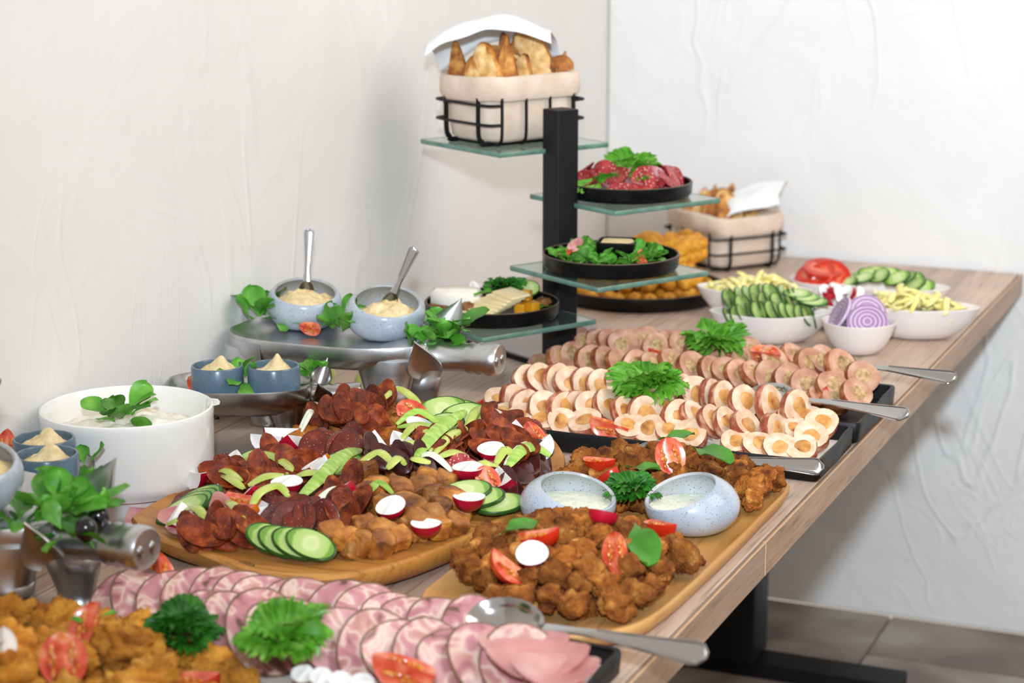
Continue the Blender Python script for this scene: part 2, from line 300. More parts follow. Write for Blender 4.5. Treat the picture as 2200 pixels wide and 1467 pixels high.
def spline(pts, k=6):
    pts = [Vector(p) for p in pts]; out = []
    for i in range(len(pts)-1):
        a, b, c, d = pts[max(i-1, 0)], pts[i], pts[i+1], pts[min(i+2, len(pts)-1)]
        for j in range(k):
            t = j/k; out.append(.5*((2*b)+(c-a)*t+(2*a-5*b+4*c-d)*t*t+(3*b-a-3*c+d)*t**3))
    out.append(pts[-1]); return out
_ico = {}
def ico(sub):
    if sub not in _ico:
        bm = bmesh.new(); bmesh.ops.create_icosphere(bm, subdivisions=sub, radius=1)
        bm.verts.ensure_lookup_table(); _ico[sub] = ([v.co.copy() for v in bm.verts], [tuple(v.index for v in f.verts) for f in bm.faces]); bm.free()
    return _ico[sub]
def blob(r, seed, sub=3, amp=.25, freq=1.6, amp2=.08, freq2=5, sq=(1, 1, 1), power=1.0):
    v, f = ico(sub); o = Vector((seed*7.3, seed*3.1, seed*5.7)); out = []
    for p in v:
        q = Vector(p)
        if power != 1: q = Vector([math.copysign(abs(c)**power, c) for c in q])
        k = 1+amp*noise.noise(p*freq+o)*1.6+amp2*noise.noise(p*freq2+o)*1.6
        out.append((q.x*k*r*sq[0], q.y*k*r*sq[1], q.z*k*r*sq[2]))
    return out, f

# ------------------------------------------------------------------ object helpers
def tag(o, label=None, cat=None, group=None, kind=None):
    if label: o['label'] = label
    if cat: o['category'] = cat
    if group: o['group'] = group
    if kind: o['kind'] = kind
    return o
def link(name, me, parent=None, T=None):
    o = bpy.data.objects.new(name, me); COL.objects.link(o)
    if parent: o.parent = parent
    if T is not None: o.matrix_basis = T
    return o
def thing(name, label, cat, T=None, group=None): return tag(link(name, None, None, T if T is not None else Matrix()), label, cat, group)
def single(name, me, label, cat, T=None, group=None): return tag(link(name, me, None, T), label, cat, group)
def put(kind, T, label, group=None):
    name, cat, parts = kind
    if len(parts) == 1: return single(name, parts[0][1], label, cat, T, group)
    r = thing(name, label, cat, T, group)
    for pn, me in parts: link(pn, me, r)
    return r
def struct(name, me, T=None): return tag(link(name, me, None, T), kind='structure')
def frame(loc, n=(0, 0, 1), spin=0, s=1):
    z = Vector(n).normalized(); x = Vector((1, 0, 0)) if abs(z.x) < .9 else Vector((0, 1, 0))
    y = z.cross(x).normalized(); x = y.cross(z)
    m = Matrix(((x.x, y.x, z.x, 0), (x.y, y.y, z.y, 0), (x.z, y.z, z.z, 0), (0, 0, 0, 1))) @ Matrix.Rotation(spin, 4, 'Z')
    sv = s if isinstance(s, (tuple, list)) else (s, s, s)
    return Matrix.Translation(Vector(loc)) @ m @ Matrix.Diagonal((sv[0], sv[1], sv[2], 1))
def nrm(az, el):
    a, e = math.radians(az), math.radians(el); return (math.cos(a)*math.cos(e), math.sin(a)*math.cos(e), math.sin(e))
def rotz(a): return Matrix.Rotation(math.radians(a), 4, 'Z')
def tr(x, y, z): return Matrix.Translation((x, y, z))
ORD = ['first', 'second', 'third', 'fourth', 'fifth', 'sixth', 'seventh', 'eighth', 'ninth', 'tenth', 'eleventh', 'twelfth', 'thirteenth', 'fourteenth', 'fifteenth', 'sixteenth', 'seventeenth', 'eighteenth', 'nineteenth', 'twentieth']

# ================================================================== ROOM
struct('wall_left', G().add(rbox(.16, 7.16, 0, 3.2, .01, .004)).mesh('wall_left', 'wall'), tr(-.08, -3.42, 0))
struct('wall_back', G().add(rbox(5.0, .16, 0, 3.2, .01, .004)).mesh('wall_back', 'wall_b'), tr(2.5, .08, 0))
fl = struct('floor', G().add(rbox(6, 8, -.12, -.008, .01, .004)).mesh('floor', 'grout'), tr(3, -4, 0))
tm = G().add(rbox(.596, .596, -.009, 0, .004, .0015)).mesh('tile', 'stone')
for i in range(6):
    for j in range(9):
        y0 = -.232-.6*j+.3 if j else -.116
        me = tm
        if j == 0: me = bpy.data.meshes.get('tile_cut') or G().add(rbox(.596, .228, -.009, 0, .004, .0015)).mesh('tile_cut', 'stone')
        link('tile', me, fl, tr(.05+.3+.6*i-3, y0+4, 0))

# ================================================================== TABLE
tb = thing('buffet_table', 'long wooden buffet table with pale oak top against the white wall', 'table', tr(TW/2, -1.8, 0))
tt = link('tabletop', G().add(rbox(TW-.010, 3.58, TZ-.042, TZ, .003, .001)).mesh('tabletop', 'table'), tb, tr(-.003, 0, 0))
eb = G().add(rbox(.004, 1.795-.003, TZ-.042, TZ-.0002, .0015, .0006)).mesh('edge_band', 'edge')
link('edge_band', eb, tb, tr(TW/2-.003, 1.8-.008-.895, 0)); link('edge_band', eb, tb, tr(TW/2-.003, -.897, 0))
link('edge_joint', G().add(rbox(.0044, .0032, TZ-.042, TZ-.0002, .001, .0004)).mesh('edge_joint', 'edge_line'), tb, tr(TW/2-.003, 0, 0)).data
link('edge_trim', G().add(rbox(.0016, 3.58, TZ-.0014, TZ+.0002, .0006, .0003)).mesh('edge_trim', 'edge_line'), tb, tr(TW/2-.0016, 0, 0))
for ly in (-.40, -3.2):
    lm = G().add(rbox(.118, .10, .03, TZ-.042, .004, .002)).mesh('leg', 'black_metal')
    lg = link('leg', lm, tb, tr(.422-TW/2, ly+1.8, 0))
    link('foot', G().add(rbox(.62, .08, 0, .03, .004, .002)).mesh('foot', 'black_metal'), lg, tr(.03, 0, 0))

# ================================================================== KINDS (shared meshes)
def wedge(rx, rz, ang, n=10, m=9):
    """segment of a tomato or radish: skin outside, two cut faces inside; lies on its skin, cut edge up"""
    g = G(); half = ang/2; H = []
    for i in range(n+1):                      # along the long axis
        th = PI*i/n; H.append((math.sin(th), -math.cos(th)))
    sk = [[(rx*s*math.sin(-half+ang*j/m), rz*c, -rx*s*math.cos(-half+ang*j/m)) for j in range(m+1)] for s, c in H]
    skin = loft(sk, False, False, False)
    fl = G()
    for sgn in (-1, 1):
        a = sgn*half
        rings = [[(rx*s*k*math.sin(a)+sgn*-.10*rx*math.sin(PI*k)*s*math.cos(a), rz*c*(1 if k else .97), -rx*s*k*math.cos(a)-.10*rx*math.sin(PI*k)*s) for k in (0, .25, .5, .75, .98, 1)] for s, c in H]
        fl.add(loft(rings, False, False, False))
    return G().add(skin), fl
def wedge_kind(name, cat, rx, rz, ang, skin, flesh, seeds=None):
    a, b = wedge(rx, rz, ang); parts = [('skin', a.mesh('skin', skin)), ('flesh', b.mesh('flesh', flesh))]
    if seeds:
        g = G(); rr = random.Random(3)
        for sgn in (-1, 1):
            for k in range(7):
                y = rz*(-.45+.9*k/6)+rr.uniform(-1, 1)*.001; q = rx*rr.uniform(.38, .62); a2 = sgn*ang/2
                g.add(blob(.0019, k, 1, .1, 1, 0, 1, (1, 1.6, 1)), 0, tr(q*math.sin(a2)-sgn*.05*rx, y, -q*math.cos(a2)-.02*rx))
        parts.append(('seeds', g.mesh('seeds', seeds)))
    return (name, cat, parts)
TOM = wedge_kind('tomato_wedge', 'tomato', .0185, .021, math.radians(85), 'tomato_skin', 'tomato_flesh', 'seed')
TOMO = wedge_kind('tomato_wedge', 'tomato', .0185, .021, math.radians(100), 'orange_skin', 'tomato_flesh', 'seed')
TOMH = wedge_kind('tomato_half', 'tomato', .0165, .020, math.radians(175), 'tomato_skin', 'tomato_flesh', 'seed')
RAD = wedge_kind('radish_wedge', 'radish', .0155, .0155, math.radians(95), 'radish_skin', 'radish_flesh')
RADH = wedge_kind('radish_half', 'radish', .0145, .0145, math.radians(170), 'radish_skin', 'radish_flesh')
def disc(r, t, n=20, wob=.05, seed=0, ry=None, b=.15, dome=0):
    ry = r if ry is None else ry; rr = random.Random(seed); ph = [rr.uniform(0, 6.3) for _ in range(3)]
    def ring(k, z): return [((1+wob*(math.sin(2*a+ph[0])*.6+math.sin(3*a+ph[1])*.5+.3*math.sin(5*a+ph[2])))*r*k*math.cos(a), (1+wob*(math.sin(2*a+ph[0])*.6+math.sin(3*a+ph[1])*.5))*ry*k*math.sin(a), z) for a in [2*PI*i/n for i in range(n)]]
    return ring, t
def slice_g(r, t, n=20, wob=.05, seed=0, ry=None, curl=0):
    """thin slice: material 0 faces, 1 rim; curl bends it like drying sausage"""
    ring, _ = disc(r, t, n, wob, seed, ry)
    rs = [ring(.02, 0), ring(.5, 0), ring(.95, 0), ring(1, t*.2), ring(1, t*.8), ring(.95, t), ring(.5, t), ring(.02, t)]
    if curl: rs = [[(x, y, z+curl*(x*x)/r+curl*.35*(y*y)/r) for x, y, z in q] for q in rs]
    v, f = loft(rs); g = G(); g.v = [Vector(p) for p in v]; g.f = f
    g.m = [1 if 2*n <= i < 5*n and 3*n > i >= 2*n or 3*n <= i < 4*n or 4*n <= i < 5*n else 0 for i in range(len(f))]; return g
def cuc_kind(r=.0195, t=.0035, ry=None):
    n = 24
    rind = G().add(loft([circ(r*.94, 0, n, ry=(ry or r)*.94), circ(r, t*.2, n, ry=ry or r), circ(r, t*.8, n, ry=ry or r), circ(r*.96, t, n, ry=(ry or r)*.96), circ(r*.90, t*1.02, n, ry=(ry or r)*.90)], False, False))
    fl_ = G().add(lathe([(r*.94, 0), (r*.90, t*1.0), (r*.6, t*1.06), (.0001, t*1.03)], n, True, False, 1, (ry or r)/r))
    return ('cucumber_slice', 'cucumber', [('rind', rind.mesh('rind', 'cuc_rind')), ('flesh', fl_.mesh('flesh', 'cuc_flesh'))])
CUC = cuc_kind(); CUCL = cuc_kind(.0165, .004, .027)
CHO = [('chorizo_slice', 'sausage slice', [('chorizo_slice', slice_g(.0112, .0034, 20, .09, i, .0225, (.25, .5, -.45, .7)[i]).mesh('chorizo_slice', ['chorizo', 'chorizo']))]) for i in range(4)]
SAL = [('salami_slice', 'sausage slice', [('salami_slice', slice_g(.0165, .003, 20, .04, i+9, .021, (.1, -.15, .25)[i]).mesh('salami_slice', ['salami', 'dry_meat']))]) for i in range(3)]
DRY = [('dried_meat_slice', 'meat slice', [('dried_meat_slice', slice_g(.012, .003, 18, .12, i+19, .022, (.4, -.35)[i]).mesh('dried_meat_slice', ['dry_meat', 'dry_meat']))]) for i in range(2)]
SPK = [('salami_slice', 'sausage slice', [('salami_slice', slice_g(.018, .002, 20, .05, i+29, .02, (.25, .5, -.2)[i]).mesh('pink_salami_slice', ['salami_pink', 'salami_pink']))]) for i in range(3)]
CUBE = [('pork_cube', 'meat', [('pork_cube', G().add(blob(.0158, i+1, 4, .12, 1.2, .05, 4, (1, .95, .9), .45)).mesh('pork_cube', 'pork', 0))]) for i in range(5)]
NUG = [('chicken_nugget', 'nugget', [('chicken_nugget', G().add(blob(.0155, i+11, 4, .26, 1.4, .15, 5.0, (1.15, .95, .85), .9)).mesh('chicken_nugget', 'nugget', 0))]) for i in range(7)]
FRY = [('fried_chicken_piece', 'fried chicken', [('fried_chicken_piece', G().add(blob(.028, i+31, 4, .34, 1.7, .22, 5.5, (1.15, .95, .8), .9)).mesh('fried_chicken_piece', 'nugget_gold', 0))]) for i in range(6)]
BALL = [('croquette', 'croquette', [('croquette', G().add(blob(.0135, i+51, 3, .08, 1.2, .03, 5)).mesh('croquette', 'croquette', 0))]) for i in range(3)]
STICK = [('croquette_stick', 'croquette', [('croquette_stick', G().add(blob(.015, i+61, 3, .10, 1.2, .03, 5, (1, 2.0, .9))).mesh('croquette_stick', 'croquette', 0))]) for i in range(2)]
def roll_kind(name, i, face, bark, fill, r=.0235, t=.0125):
    ring, _ = disc(r, t, 22, .07, i)
    g = G(); v, f = loft([ring(.93, 0), ring(1, t*.15), ring(1.01, t*.55), ring(.96, t*.98)], True, False)
    g.add((v, f), 1); g.add(loft([ring(.96, t*.98), ring(.8, t*1.03), ring(.45, t), ring(.02, t)], False, True), 0)
    rf, _ = disc(r*.48, t, 14, .16, i+40)
    fg = G().add(loft([rf(1.05, t*.9), rf(1, t*1.06), rf(.7, t*1.12), rf(.05, t*1.08)], False, True))
    fg2 = Matrix.Translation(((i % 3-1)*.0025, ((i*2) % 3-1)*.002, 0)); fg.v = [fg2 @ p for p in fg.v]
    return (name, 'meat roll', [('meat', g.mesh('meat', [face, bark])), ('filling', fg.mesh('filling', fill))])
CHR = [roll_kind('chicken_roll_slice', i, 'chicken', 'bacon', 'filling') for i in range(5)]
POR = [roll_kind('pork_roll_slice', i+7, 'pork_face', 'bark', 'stuffing', .0225) for i in range(5)]
BRW = [('brawn_slice', 'cold cut', [('meat', slice_g(.046, .0022, 30, .05, i+70, .040, (.05, .1, -.04, .08)[i]).mesh('meat', ['brawn', 'brawn_rim']))]) for i in range(4)]
HAMK = ('ham_slice', 'ham', [('ham_slice', slice_g(.03, .0018, 26, .10, 81, .022, .4).mesh('ham_slice', ['ham', 'ham']))])
def leaf_mesh(L, W, bend, cup, seed, mt, wide=.62):
    rr = random.Random(seed); ph = rr.uniform(0, 6)
    def fn(i_, v):
        u = math.sin(PI/2*i_)**1.1; s = v*2-1
        if u < wide: k = u/wide; wv = .16+.84*(k*k*(3-2*k))
        else: wv = math.sqrt(max(0, 1-((u-wide)/(1-wide))**2))
        wv *= W; x = L*u; y = s*wv*.5; z = -bend*L*(u*u-.2*u)+cup*W*s*s*(.3+.7*u)+.045*L*math.sin(7*u+ph)*s+.02*L*math.sin(15*u+ph*2)*abs(s)
        return (x, y, z)
    return G().add(sheet(fn, 13, 7)).mesh('leaf', mt, 0)
LEAF = [leaf_mesh(.028, .0205, b, c, i, 'leaf', .66) for i, (b, c) in enumerate(((.35, .12), (.15, .25), (.6, .1), (.25, -.15), (-.2, .2)))]
def sprig(T, label, n, seed, s=1.0, group=None, name='lettuce_sprig', cat='salad leaf', meshes=None, spread=.5, upr=.35):
    rr = random.Random(seed); r = thing(name, label, cat, T, group); meshes = meshes or LEAF
    for k in range(n):
        a = k*2.4+rr.uniform(-.4, .4); el = rr.uniform(upr-.4, upr+.4) if k < n*.7 else rr.uniform(.5, 1.1); q = s*rr.uniform(.65, 1.15)
        Tm = Matrix.Rotation(a, 4, 'Z') @ tr(rr.uniform(0, .012)*s*spread*2, 0, rr.uniform(.001, .010)*s) @ Matrix.Rotation(-el, 4, 'Y') @ Matrix.Rotation(rr.uniform(-.6, .6), 4, 'X') @ Matrix.Scale(q, 4)
        link('leaf', meshes[rr.randrange(len(meshes))], r, Tm)
    return r
def frill(Rr, seed, mt, k=6, fan=1.25):
    """ruffled leaf: a bent ribbon whose free edge is gathered into frills"""
    o = Vector((seed*3.7, seed*1.9, 0))
    def fn(u, v):
        x = (u*2-1); e = noise.noise(Vector((u*9, v*2, 0))+o); e2 = noise.noise(Vector((u*26, v*3, 5))+o); e3 = noise.noise(Vector((u*60, v*6, 9))+o); fr = v**1.7
        z = Rr*v*(math.sqrt(max(0, 1-abs(x)**3.2))*.95+.12+.16*e+.10*e2*fr+.08*e3*fr)
        y = Rr*(.75*v*v-.45*x*x+fr*(.20*math.sin(2*PI*k*u+seed+2*e)+.30*e2+.14*e3))
        return (Rr*x*(.35+.75*v)+Rr*fr*.16*e2, y, z)
    return G().add(sheet(fn, 64, 9)).mesh('leaf', mt, 0)
FRL = [frill(.026, i, 'lettuce') for i in range(4)]
FRP = [frill(.013, i+9, 'parsley', 5) for i in range(4)]
def curly(T, label, n, seed, s=1.0, kind='lettuce', upr=.7):
    rr = random.Random(seed); ms = FRL if kind == 'lettuce' else FRP
    r = thing('curly_lettuce' if kind == 'lettuce' else 'curly_parsley', label, 'lettuce' if kind == 'lettuce' else 'parsley', T)
    n = int(n*(1.3 if kind == 'lettuce' else 2.6))
    rad = (.017 if kind == 'lettuce' else .019)*s
    for k in range(n):
        u = (k+.5)/n; el = math.asin(1-u*.97); az = k*2.4+rr.uniform(-.3, .3)
        d = Vector((math.cos(az)*math.cos(el), math.sin(az)*math.cos(el), math.sin(el)*(.35+upr*.7)))
        lean = (PI/2-el)*rr.uniform(.35, .8)
        link('leaf', ms[rr.randrange(4)], r, tr(*(d*rad*rr.uniform(.6, 1.1))) @ Matrix.Rotation(az-PI/2, 4, 'Z') @ Matrix.Rotation(-lean, 4, 'X') @ Matrix.Rotation(rr.uniform(-.5, .5), 4, 'Y') @ Matrix.Scale(s*rr.uniform(.7, 1.0), 4))
    return r
SPN = [leaf_mesh(.046, .026, b, .12, i+5, 'spinach') for i, b in enumerate((.2, .35))]
OLV = ('black_olive', 'olive', [('black_olive', G().add(blob(.0095, 5, 3, .03, 1, 0, 1, (1, 1, 1.15))).mesh('black_olive', 'olive', 0))])

# serving spoon: bowl centred at the origin, handle runs along +X
def spoon(T, label, L=.24, bw=.024, bl=.036, rise=.03, hw=.011, name='serving_spoon', group=None, droop=.012):
    r = thing(name, label, 'spoon', T, group)
    n = 28; rings = []
    for k, z in ((1.0, .0), (.85, -.006), (.6, -.011), (.3, -.0135), (.03, -.014)): rings.append([(bl*k*math.cos(2*PI*i/n)*(1), bw*k*math.sin(2*PI*i/n), z) for i in range(n)])
    outer = [[(x*1.03, y*1.04, z-.0014) for x, y, z in q] for q in rings]
    v, f = loft(list(reversed(outer))+[[(x*1.035, y*1.05, .0006) for x, y, z in rings[0]]]+rings)
    link('bowl', G().add((v, f)).mesh('spoon_bowl', 'cutlery'), r)
    pts = []; m = 26
    for i in range(m+1):
        u = i/m; x = bl*.97+u*(L-bl*.97); z = rise*(1-(1-min(1, u*2.6))**2)+.0-droop*max(0, u-.35)/.65
        wd = .0062*(1-min(1, u*5))+(.0042+(hw-.0042)*max(0, (u-.22)/.78)**1.3)*min(1, u*5)
        if u > .93: wd *= math.sqrt(max(.02, 1-((u-.93)/.07)**2*.96))
        pts.append((x, wd, z))
    def hs(k, dz0, dz1): return loft([[(x, w_*k, z+dz0*.0), (x, w_*k*.9, z+dz1), (x, w_*k*.5, z+dz1*1.25), (x, -w_*k*.5, z+dz1*1.25), (x, -w_*k*.9, z+dz1), (x, -w_*k, z), (x, -w_*k*.8, z-dz1), (x, w_*k*.8, z-dz1)] for x, w_, z in pts])
    h = link('handle', G().add(hs(1, 0, .0015)).mesh('handle', 'cutlery', 85), r)
    rim = [(x, w_*.86, z+.0017) for x, w_, z in pts[9:]]; rim2 = [(x, -w_*.86, z+.0017) for x, w_, z in reversed(pts[9:])]
    link('beading', G().add(tube(rim+rim2, .0010, 6)).mesh('beading', 'cutlery'), h)
    return r
def aim(p, q, roll=0):
    """matrix at p whose X axis points (horizontally) to q and tilts with it"""
    p, q = Vector(p), Vector(q); x = (q-p).normalized(); y = Vector((0, 0, 1)).cross(x).normalized(); z = x.cross(y)
    return Matrix(((x.x, y.x, z.x, p.x), (x.y, y.y, z.y, p.y), (x.z, y.z, z.z, p.z), (0, 0, 0, 1))) @ Matrix.Rotation(roll, 4, 'X')

def aimc(p, q, f=.75):
    """X axis from p to q; the upper face is turned part of the way (f) from straight up towards the viewer side of the table"""
    p, q = Vector(p), Vector(q); x = (q-p).normalized(); v = Vector((.40, -.88, .25))
    n = Vector((0, 0, 1))*(1-f)+v*f; z = (n-x*n.dot(x)).normalized(); y = z.cross(x)
    return Matrix(((x.x, y.x, z.x, p.x), (x.y, y.y, z.y, p.y), (x.z, y.z, z.z, p.z), (0, 0, 0, 1)))
# tilted speckled bowl
def tilt_bowl(T, label, az, tilt, Rb=.056, content='hummus', clab='', fill=.0, outer='blue_bowl', name='tilted_bowl', seed=1, zs=.74):
    r = thing(name, label, 'bowl', T)
    A = Matrix.Rotation(math.radians(az), 4, 'Z') @ Matrix.Rotation(math.radians(tilt), 4, 'Y')
    po = [(Rb*math.sin(t)*1.0, -Rb*math.cos(t)) for t in [PI*(.02+.655*i/18) for i in range(19)]]
    ri = Rb-.005; pin = [(ri*math.sin(t), -ri*math.cos(t)) for t in [PI*(.675-.655*i/18) for i in range(19)]]
    lip = [((po[-1][0]+pin[0][0])/2, max(po[-1][1], pin[0][1])+.0012)]
    n = 48; v, f = lathe(po+lip+pin, n)
    zb = -Rb*.80
    v2 = []
    for p in v:
        q = A @ Vector(p)
        if q.z < zb: q.z = zb+(q.z-zb)*.04
        q.z = (q.z-zb)*zs+.002; v2.append(q)
    g = G(); g.v = v2; g.f = f; g.m = [0 if i < 19*n else 1 for i in range(len(f))]
    link('vessel', g.mesh('vessel', [outer, 'blue_bowl_in']), r)
    t_ = math.radians(tilt); low = (.523*math.cos(t_)-.853*math.sin(t_))*Rb
    cz = (low-zb)*zs+.002-.004+fill; hr = (cz-.002)/zs+zb
    rad_ = math.sqrt(max(1e-6, ri*ri-hr*hr))*.985; c = A @ Vector((0, 0, 1))
    hm = content == 'hummus'; dv = Vector((c.x, c.y, 0)); dv = dv.normalized()*(.008 if hm else 0)
    def fn(u, v_):
        a = 2*PI*u; q = v_; x = rad_*q*math.cos(a); y = rad_*q*math.sin(a)
        k = noise.noise(Vector((x*50, y*50, seed)))*.009+noise.noise(Vector((x*120, y*120, seed+3)))*.004
        m_ = math.exp(-((x-dv.x)**2+(y-dv.y)**2)/.0013)
        return (x, y, cz+(.020*m_-.005 if hm else 0)+k*(1 if hm else .12)*(1-q**6))
    s = single('hummus' if hm else 'tartar_sauce', G().add(sheet(fn, 49, 18)).mesh(content, content, 0), clab, 'dip', T)
    return r
def ramekin(T, label, clab, r=.035, h=.043, seed=0):
    R0 = thing('ramekin', label, 'ramekin', T)
    link('vessel', G().add(lathe([(r*.9, 0), (r*.985, .003), (r, .009), (r, h-.002), (r-.0012, h), (r-.003, h), (r-.004, h-.002), (r-.005, .012), (r*.5, .008), (.0002, .008)], 40)).mesh('ramekin', 'slate_bowl'), R0)
    o = Vector((seed*2.3, 0, 0))
    def fn(u, v):
        a = 2*PI*u; x = (r-.006)*v*math.cos(a); y = (r-.006)*v*math.sin(a)
        pk = .016*math.exp(-((x-.006)**2+(y-.002)**2)/.00010)
        return (x, y, h-.010+.009*(1-v*v)+pk+noise.noise(Vector((x*90, y*90, seed)))*.006*(1-v**5))
    single('hummus', G().add(sheet(fn, 37, 14)).mesh('hummus', 'hummus', 0), clab, 'dip', T)

# ================================================================== DISPLAY STAND
SU, SV = Vector((.866, -.5, 0)), Vector((.5, .866, 0)); PC = Vector((.338, -1.101, 0))
def st(u, v, z): return PC+SU*u+SV*v+Vector((0, 0, z))
ds = thing('display_stand', 'black post stand with four staggered square glass shelves', 'stand', tr(PC.x, PC.y, TZ) @ rotz(-30))
link('base_plate', G().add(rbox(.26, .235, .0005, .010, .004, .0015, cx=-.115, cy=.098)).mesh('base_plate', ['base']), ds)
link('base_rim', G().add(loft([rrect(.265, .240, .004, .0, 4, -.115, .098), rrect(.265, .240, .004, .0085, 4, -.115, .098), rrect(.256, .231, .003, .0085, 4, -.115, .098), rrect(.256, .231, .003, .0, 4, -.115, .098)], False, False)).mesh('base_rim', 'black_metal'), ds)
link('post', G().add(rbox(.040, .040, .008, .4115, .002, .001)).mesh('post', 'post'), ds)
SH = [(-.12, 0, 1.100), (0.012, .12, 1.016), (.12, 0, .930), (0, -.12, .850)]
for u, v, z in SH:
    s_ = link('glass_shelf', G().add(rbox(.214, .214, z-TZ-.007, z-TZ, .003, .0008, cx=u, cy=v)).mesh('glass_shelf', 'glass'), ds)
    link('ground_edge', G().add(loft([rrect(.2144, .2144, .003, z-TZ-.0072, 4, u, v), rrect(.2166, .2166, .004, z-TZ-.0055, 4, u, v), rrect(.2166, .2166, .004, z-TZ-.0015, 4, u, v), rrect(.2144, .2144, .003, z-TZ+.0002, 4, u, v)], False, False)).mesh('ground_edge', 'glass_edge'), s_)
def plate(T, label, r=.104, h=.024):
    p = thing('black_plate', label, 'plate', T)
    link('dish', G().add(lathe([(r*.86, 0), (r*.95, .002), (r*.99, .008), (r, h), (r-.0012, h+.0008), (r-.004, h), (r*.95, .009), (r*.9, .006), (.0003, .006)], 56)).mesh('black_plate', 'black_plate'), p)
    link('rim', G().add(tube([((r-.002)*math.cos(2*PI*i/56), (r-.002)*math.sin(2*PI*i/56), h+.0006) for i in range(57)], .0011, 6)).mesh('rim', 'rim_brown'), p)
    return p

# wire basket with liner: long side on X, short on Y
def basket(T, label, blab, lx=.185, ly=.145, h=.098):
    r = thing('bread_basket', label, 'basket', T); fr = link('wire_frame', None, r)
    r_ = .03
    def wob(a, z): return .004*noise.noise(Vector((math.cos(a)*2, math.sin(a)*2, z*20+lx*9)))
    def per(ax, ay, z, rr=.03, sh=0): return [(x, y, z+sh*noise.noise(Vector((x*14, y*14, 5)))) for x, y, z in rrect(ax, ay, rr, z, 9)]
    # straps along the long faces (U shaped) and short faces
    for sx in (-.33, -.11, .11, .33):
        x = lx*sx*1.15
        p = [(x, -ly/2-.001, h-.012), (x, -ly/2-.001, .020), (x, -ly/2+.006, .007), (x, -ly/2+.018, .003), (x, ly/2-.018, .003), (x, ly/2-.006, .007), (x, ly/2+.001, .020), (x, ly/2+.001, h-.012)]
        link('strap', G().add(tube(spline(p, 4), .0026, 8, 1, (1, 0, 0))).mesh('strap', 'black_metal'), r)
    for sy in (-.3, .3):
        y = ly*sy
        p = [(-lx/2-.001, y, h-.012), (-lx/2-.001, y, .022), (-lx/2+.006, y, .008), (-lx/2+.02, y, .003), (lx/2-.02, y, .003), (lx/2-.006, y, .008), (lx/2+.001, y, .022), (lx/2+.001, y, h-.012)]
        link('strap', G().add(tube(spline(p, 4), .0042, 8, .7, (0, 1, 0))).mesh('wide_strap', 'black_metal'), r)
    for s in (-1, 1):
        for z in (.036, .066):
            p = [(s*(lx*.385), -ly/2-.004, z), (s*(lx/2-.012), -ly/2-.003, z), (s*(lx/2+.003), -ly/2+.014, z), (s*(lx/2+.003), ly/2-.014, z), (s*(lx/2-.012), ly/2+.003, z), (s*(lx*.385), ly/2+.004, z)]
            link('wire', G().add(tube(spline(p, 4), .0023, 8)).mesh('wire', 'black_metal'), r)
    COL.objects.unlink(fr); bpy.data.objects.remove(fr)
    a, b = lx-.012, ly-.012
    prof = [(a*.86, b*.86, .006, .028), (a*.95, b*.95, .012, .03), (a, b, .04, .03), (a, b, h, .03), (a-.006, b-.006, h+.006, .03), (a-.012, b-.012, h, .028), (a-.014, b-.014, .02, .028)]
    link('liner', G().add(loft([per(x, y, z, q, .004) for x, y, z, q in prof], True, True)).mesh('liner', 'linen', 60), r)
    cf = [(lx+.004, ly+.004, h-.026, .034), (lx+.012, ly+.012, h-.018, .036), (lx+.012, ly+.012, h+.004, .036), (lx+.006, ly+.006, h+.012, .034), (a-.004, b-.004, h+.010, .03), (a-.010, b-.010, h-.004, .028)]
    link('cuff', G().add(loft([per(x, y, z, q, .010) for x, y, z, q in cf], False, False)).mesh('cuff', 'linen', 0), r)
    return r
def bread(i, L=.085, W=.058, t=.013):
    rr = random.Random(i); n = 9
    ol = []
    shape = i % 3
    if shape == 0: base = [(-W/2, 0), (W/2, 0), (W*.30, L*.6), (W*.04, L*1.12), (-W*.08, L*1.1), (-W*.30, L*.6)]
    elif shape == 1: base = [(-W*.45, 0), (W*.45, 0), (W*.5, L*.55), (W*.3, L*.9), (-W*.1, L), (-W*.45, L*.7)]
    else: base = [(-W*.5, 0), (W*.3, 0), (W*.5, L*.4), (W*.15, L*.95), (-W*.2, L*.98), (-W*.5, L*.5)]
    pts = spline([(x+rr.uniform(-1, 1)*.003, y+rr.uniform(-1, 1)*.003, 0) for x, y in base]+[base[0]+(0,)], 4)[:-1]
    cx, cy = 0, L*.45
    def rg(k, z): return [(cx+(p.x-cx)*k, cy+(p.y-cy)*k, z+.003*noise.noise(Vector((p.x*40, p.y*40, i)))) for p in pts]
    g = G(); g.add(loft([rg(.9, 0), rg(1, t*.25), rg(1, t*.75), rg(.93, t)]), 0)
    c = G().add(loft([rg(.93, t), rg(.8, t+.0012), rg(.1, t+.002)], False, True))
    return ('bread_slice', 'bread', [('crust', g.mesh('crust', 'crust')), ('crumb', c.mesh('crumb', 'crust' if shape != 2 else 'crumb'))])
BRD = [bread(i) for i in range(6)]
def bread_in(T0, spots, lab, grp):
    for k, (x, y, z, az, lean, spin, s) in enumerate(spots):
        m = T0 @ tr(x, y, z) @ rotz(az) @ Matrix.Rotation(math.radians(90-lean), 4, 'X') @ Matrix.Rotation(math.radians(spin), 4, 'Z') @ Matrix.Scale(s, 4)
        put(BRD[k % 6], m, lab, grp)
b1 = st(-.128, -.002, 1.1005); T1 = tr(*b1) @ rotz(60)
basket(T1, 'linen-lined wire bread basket on the top glass shelf', '')
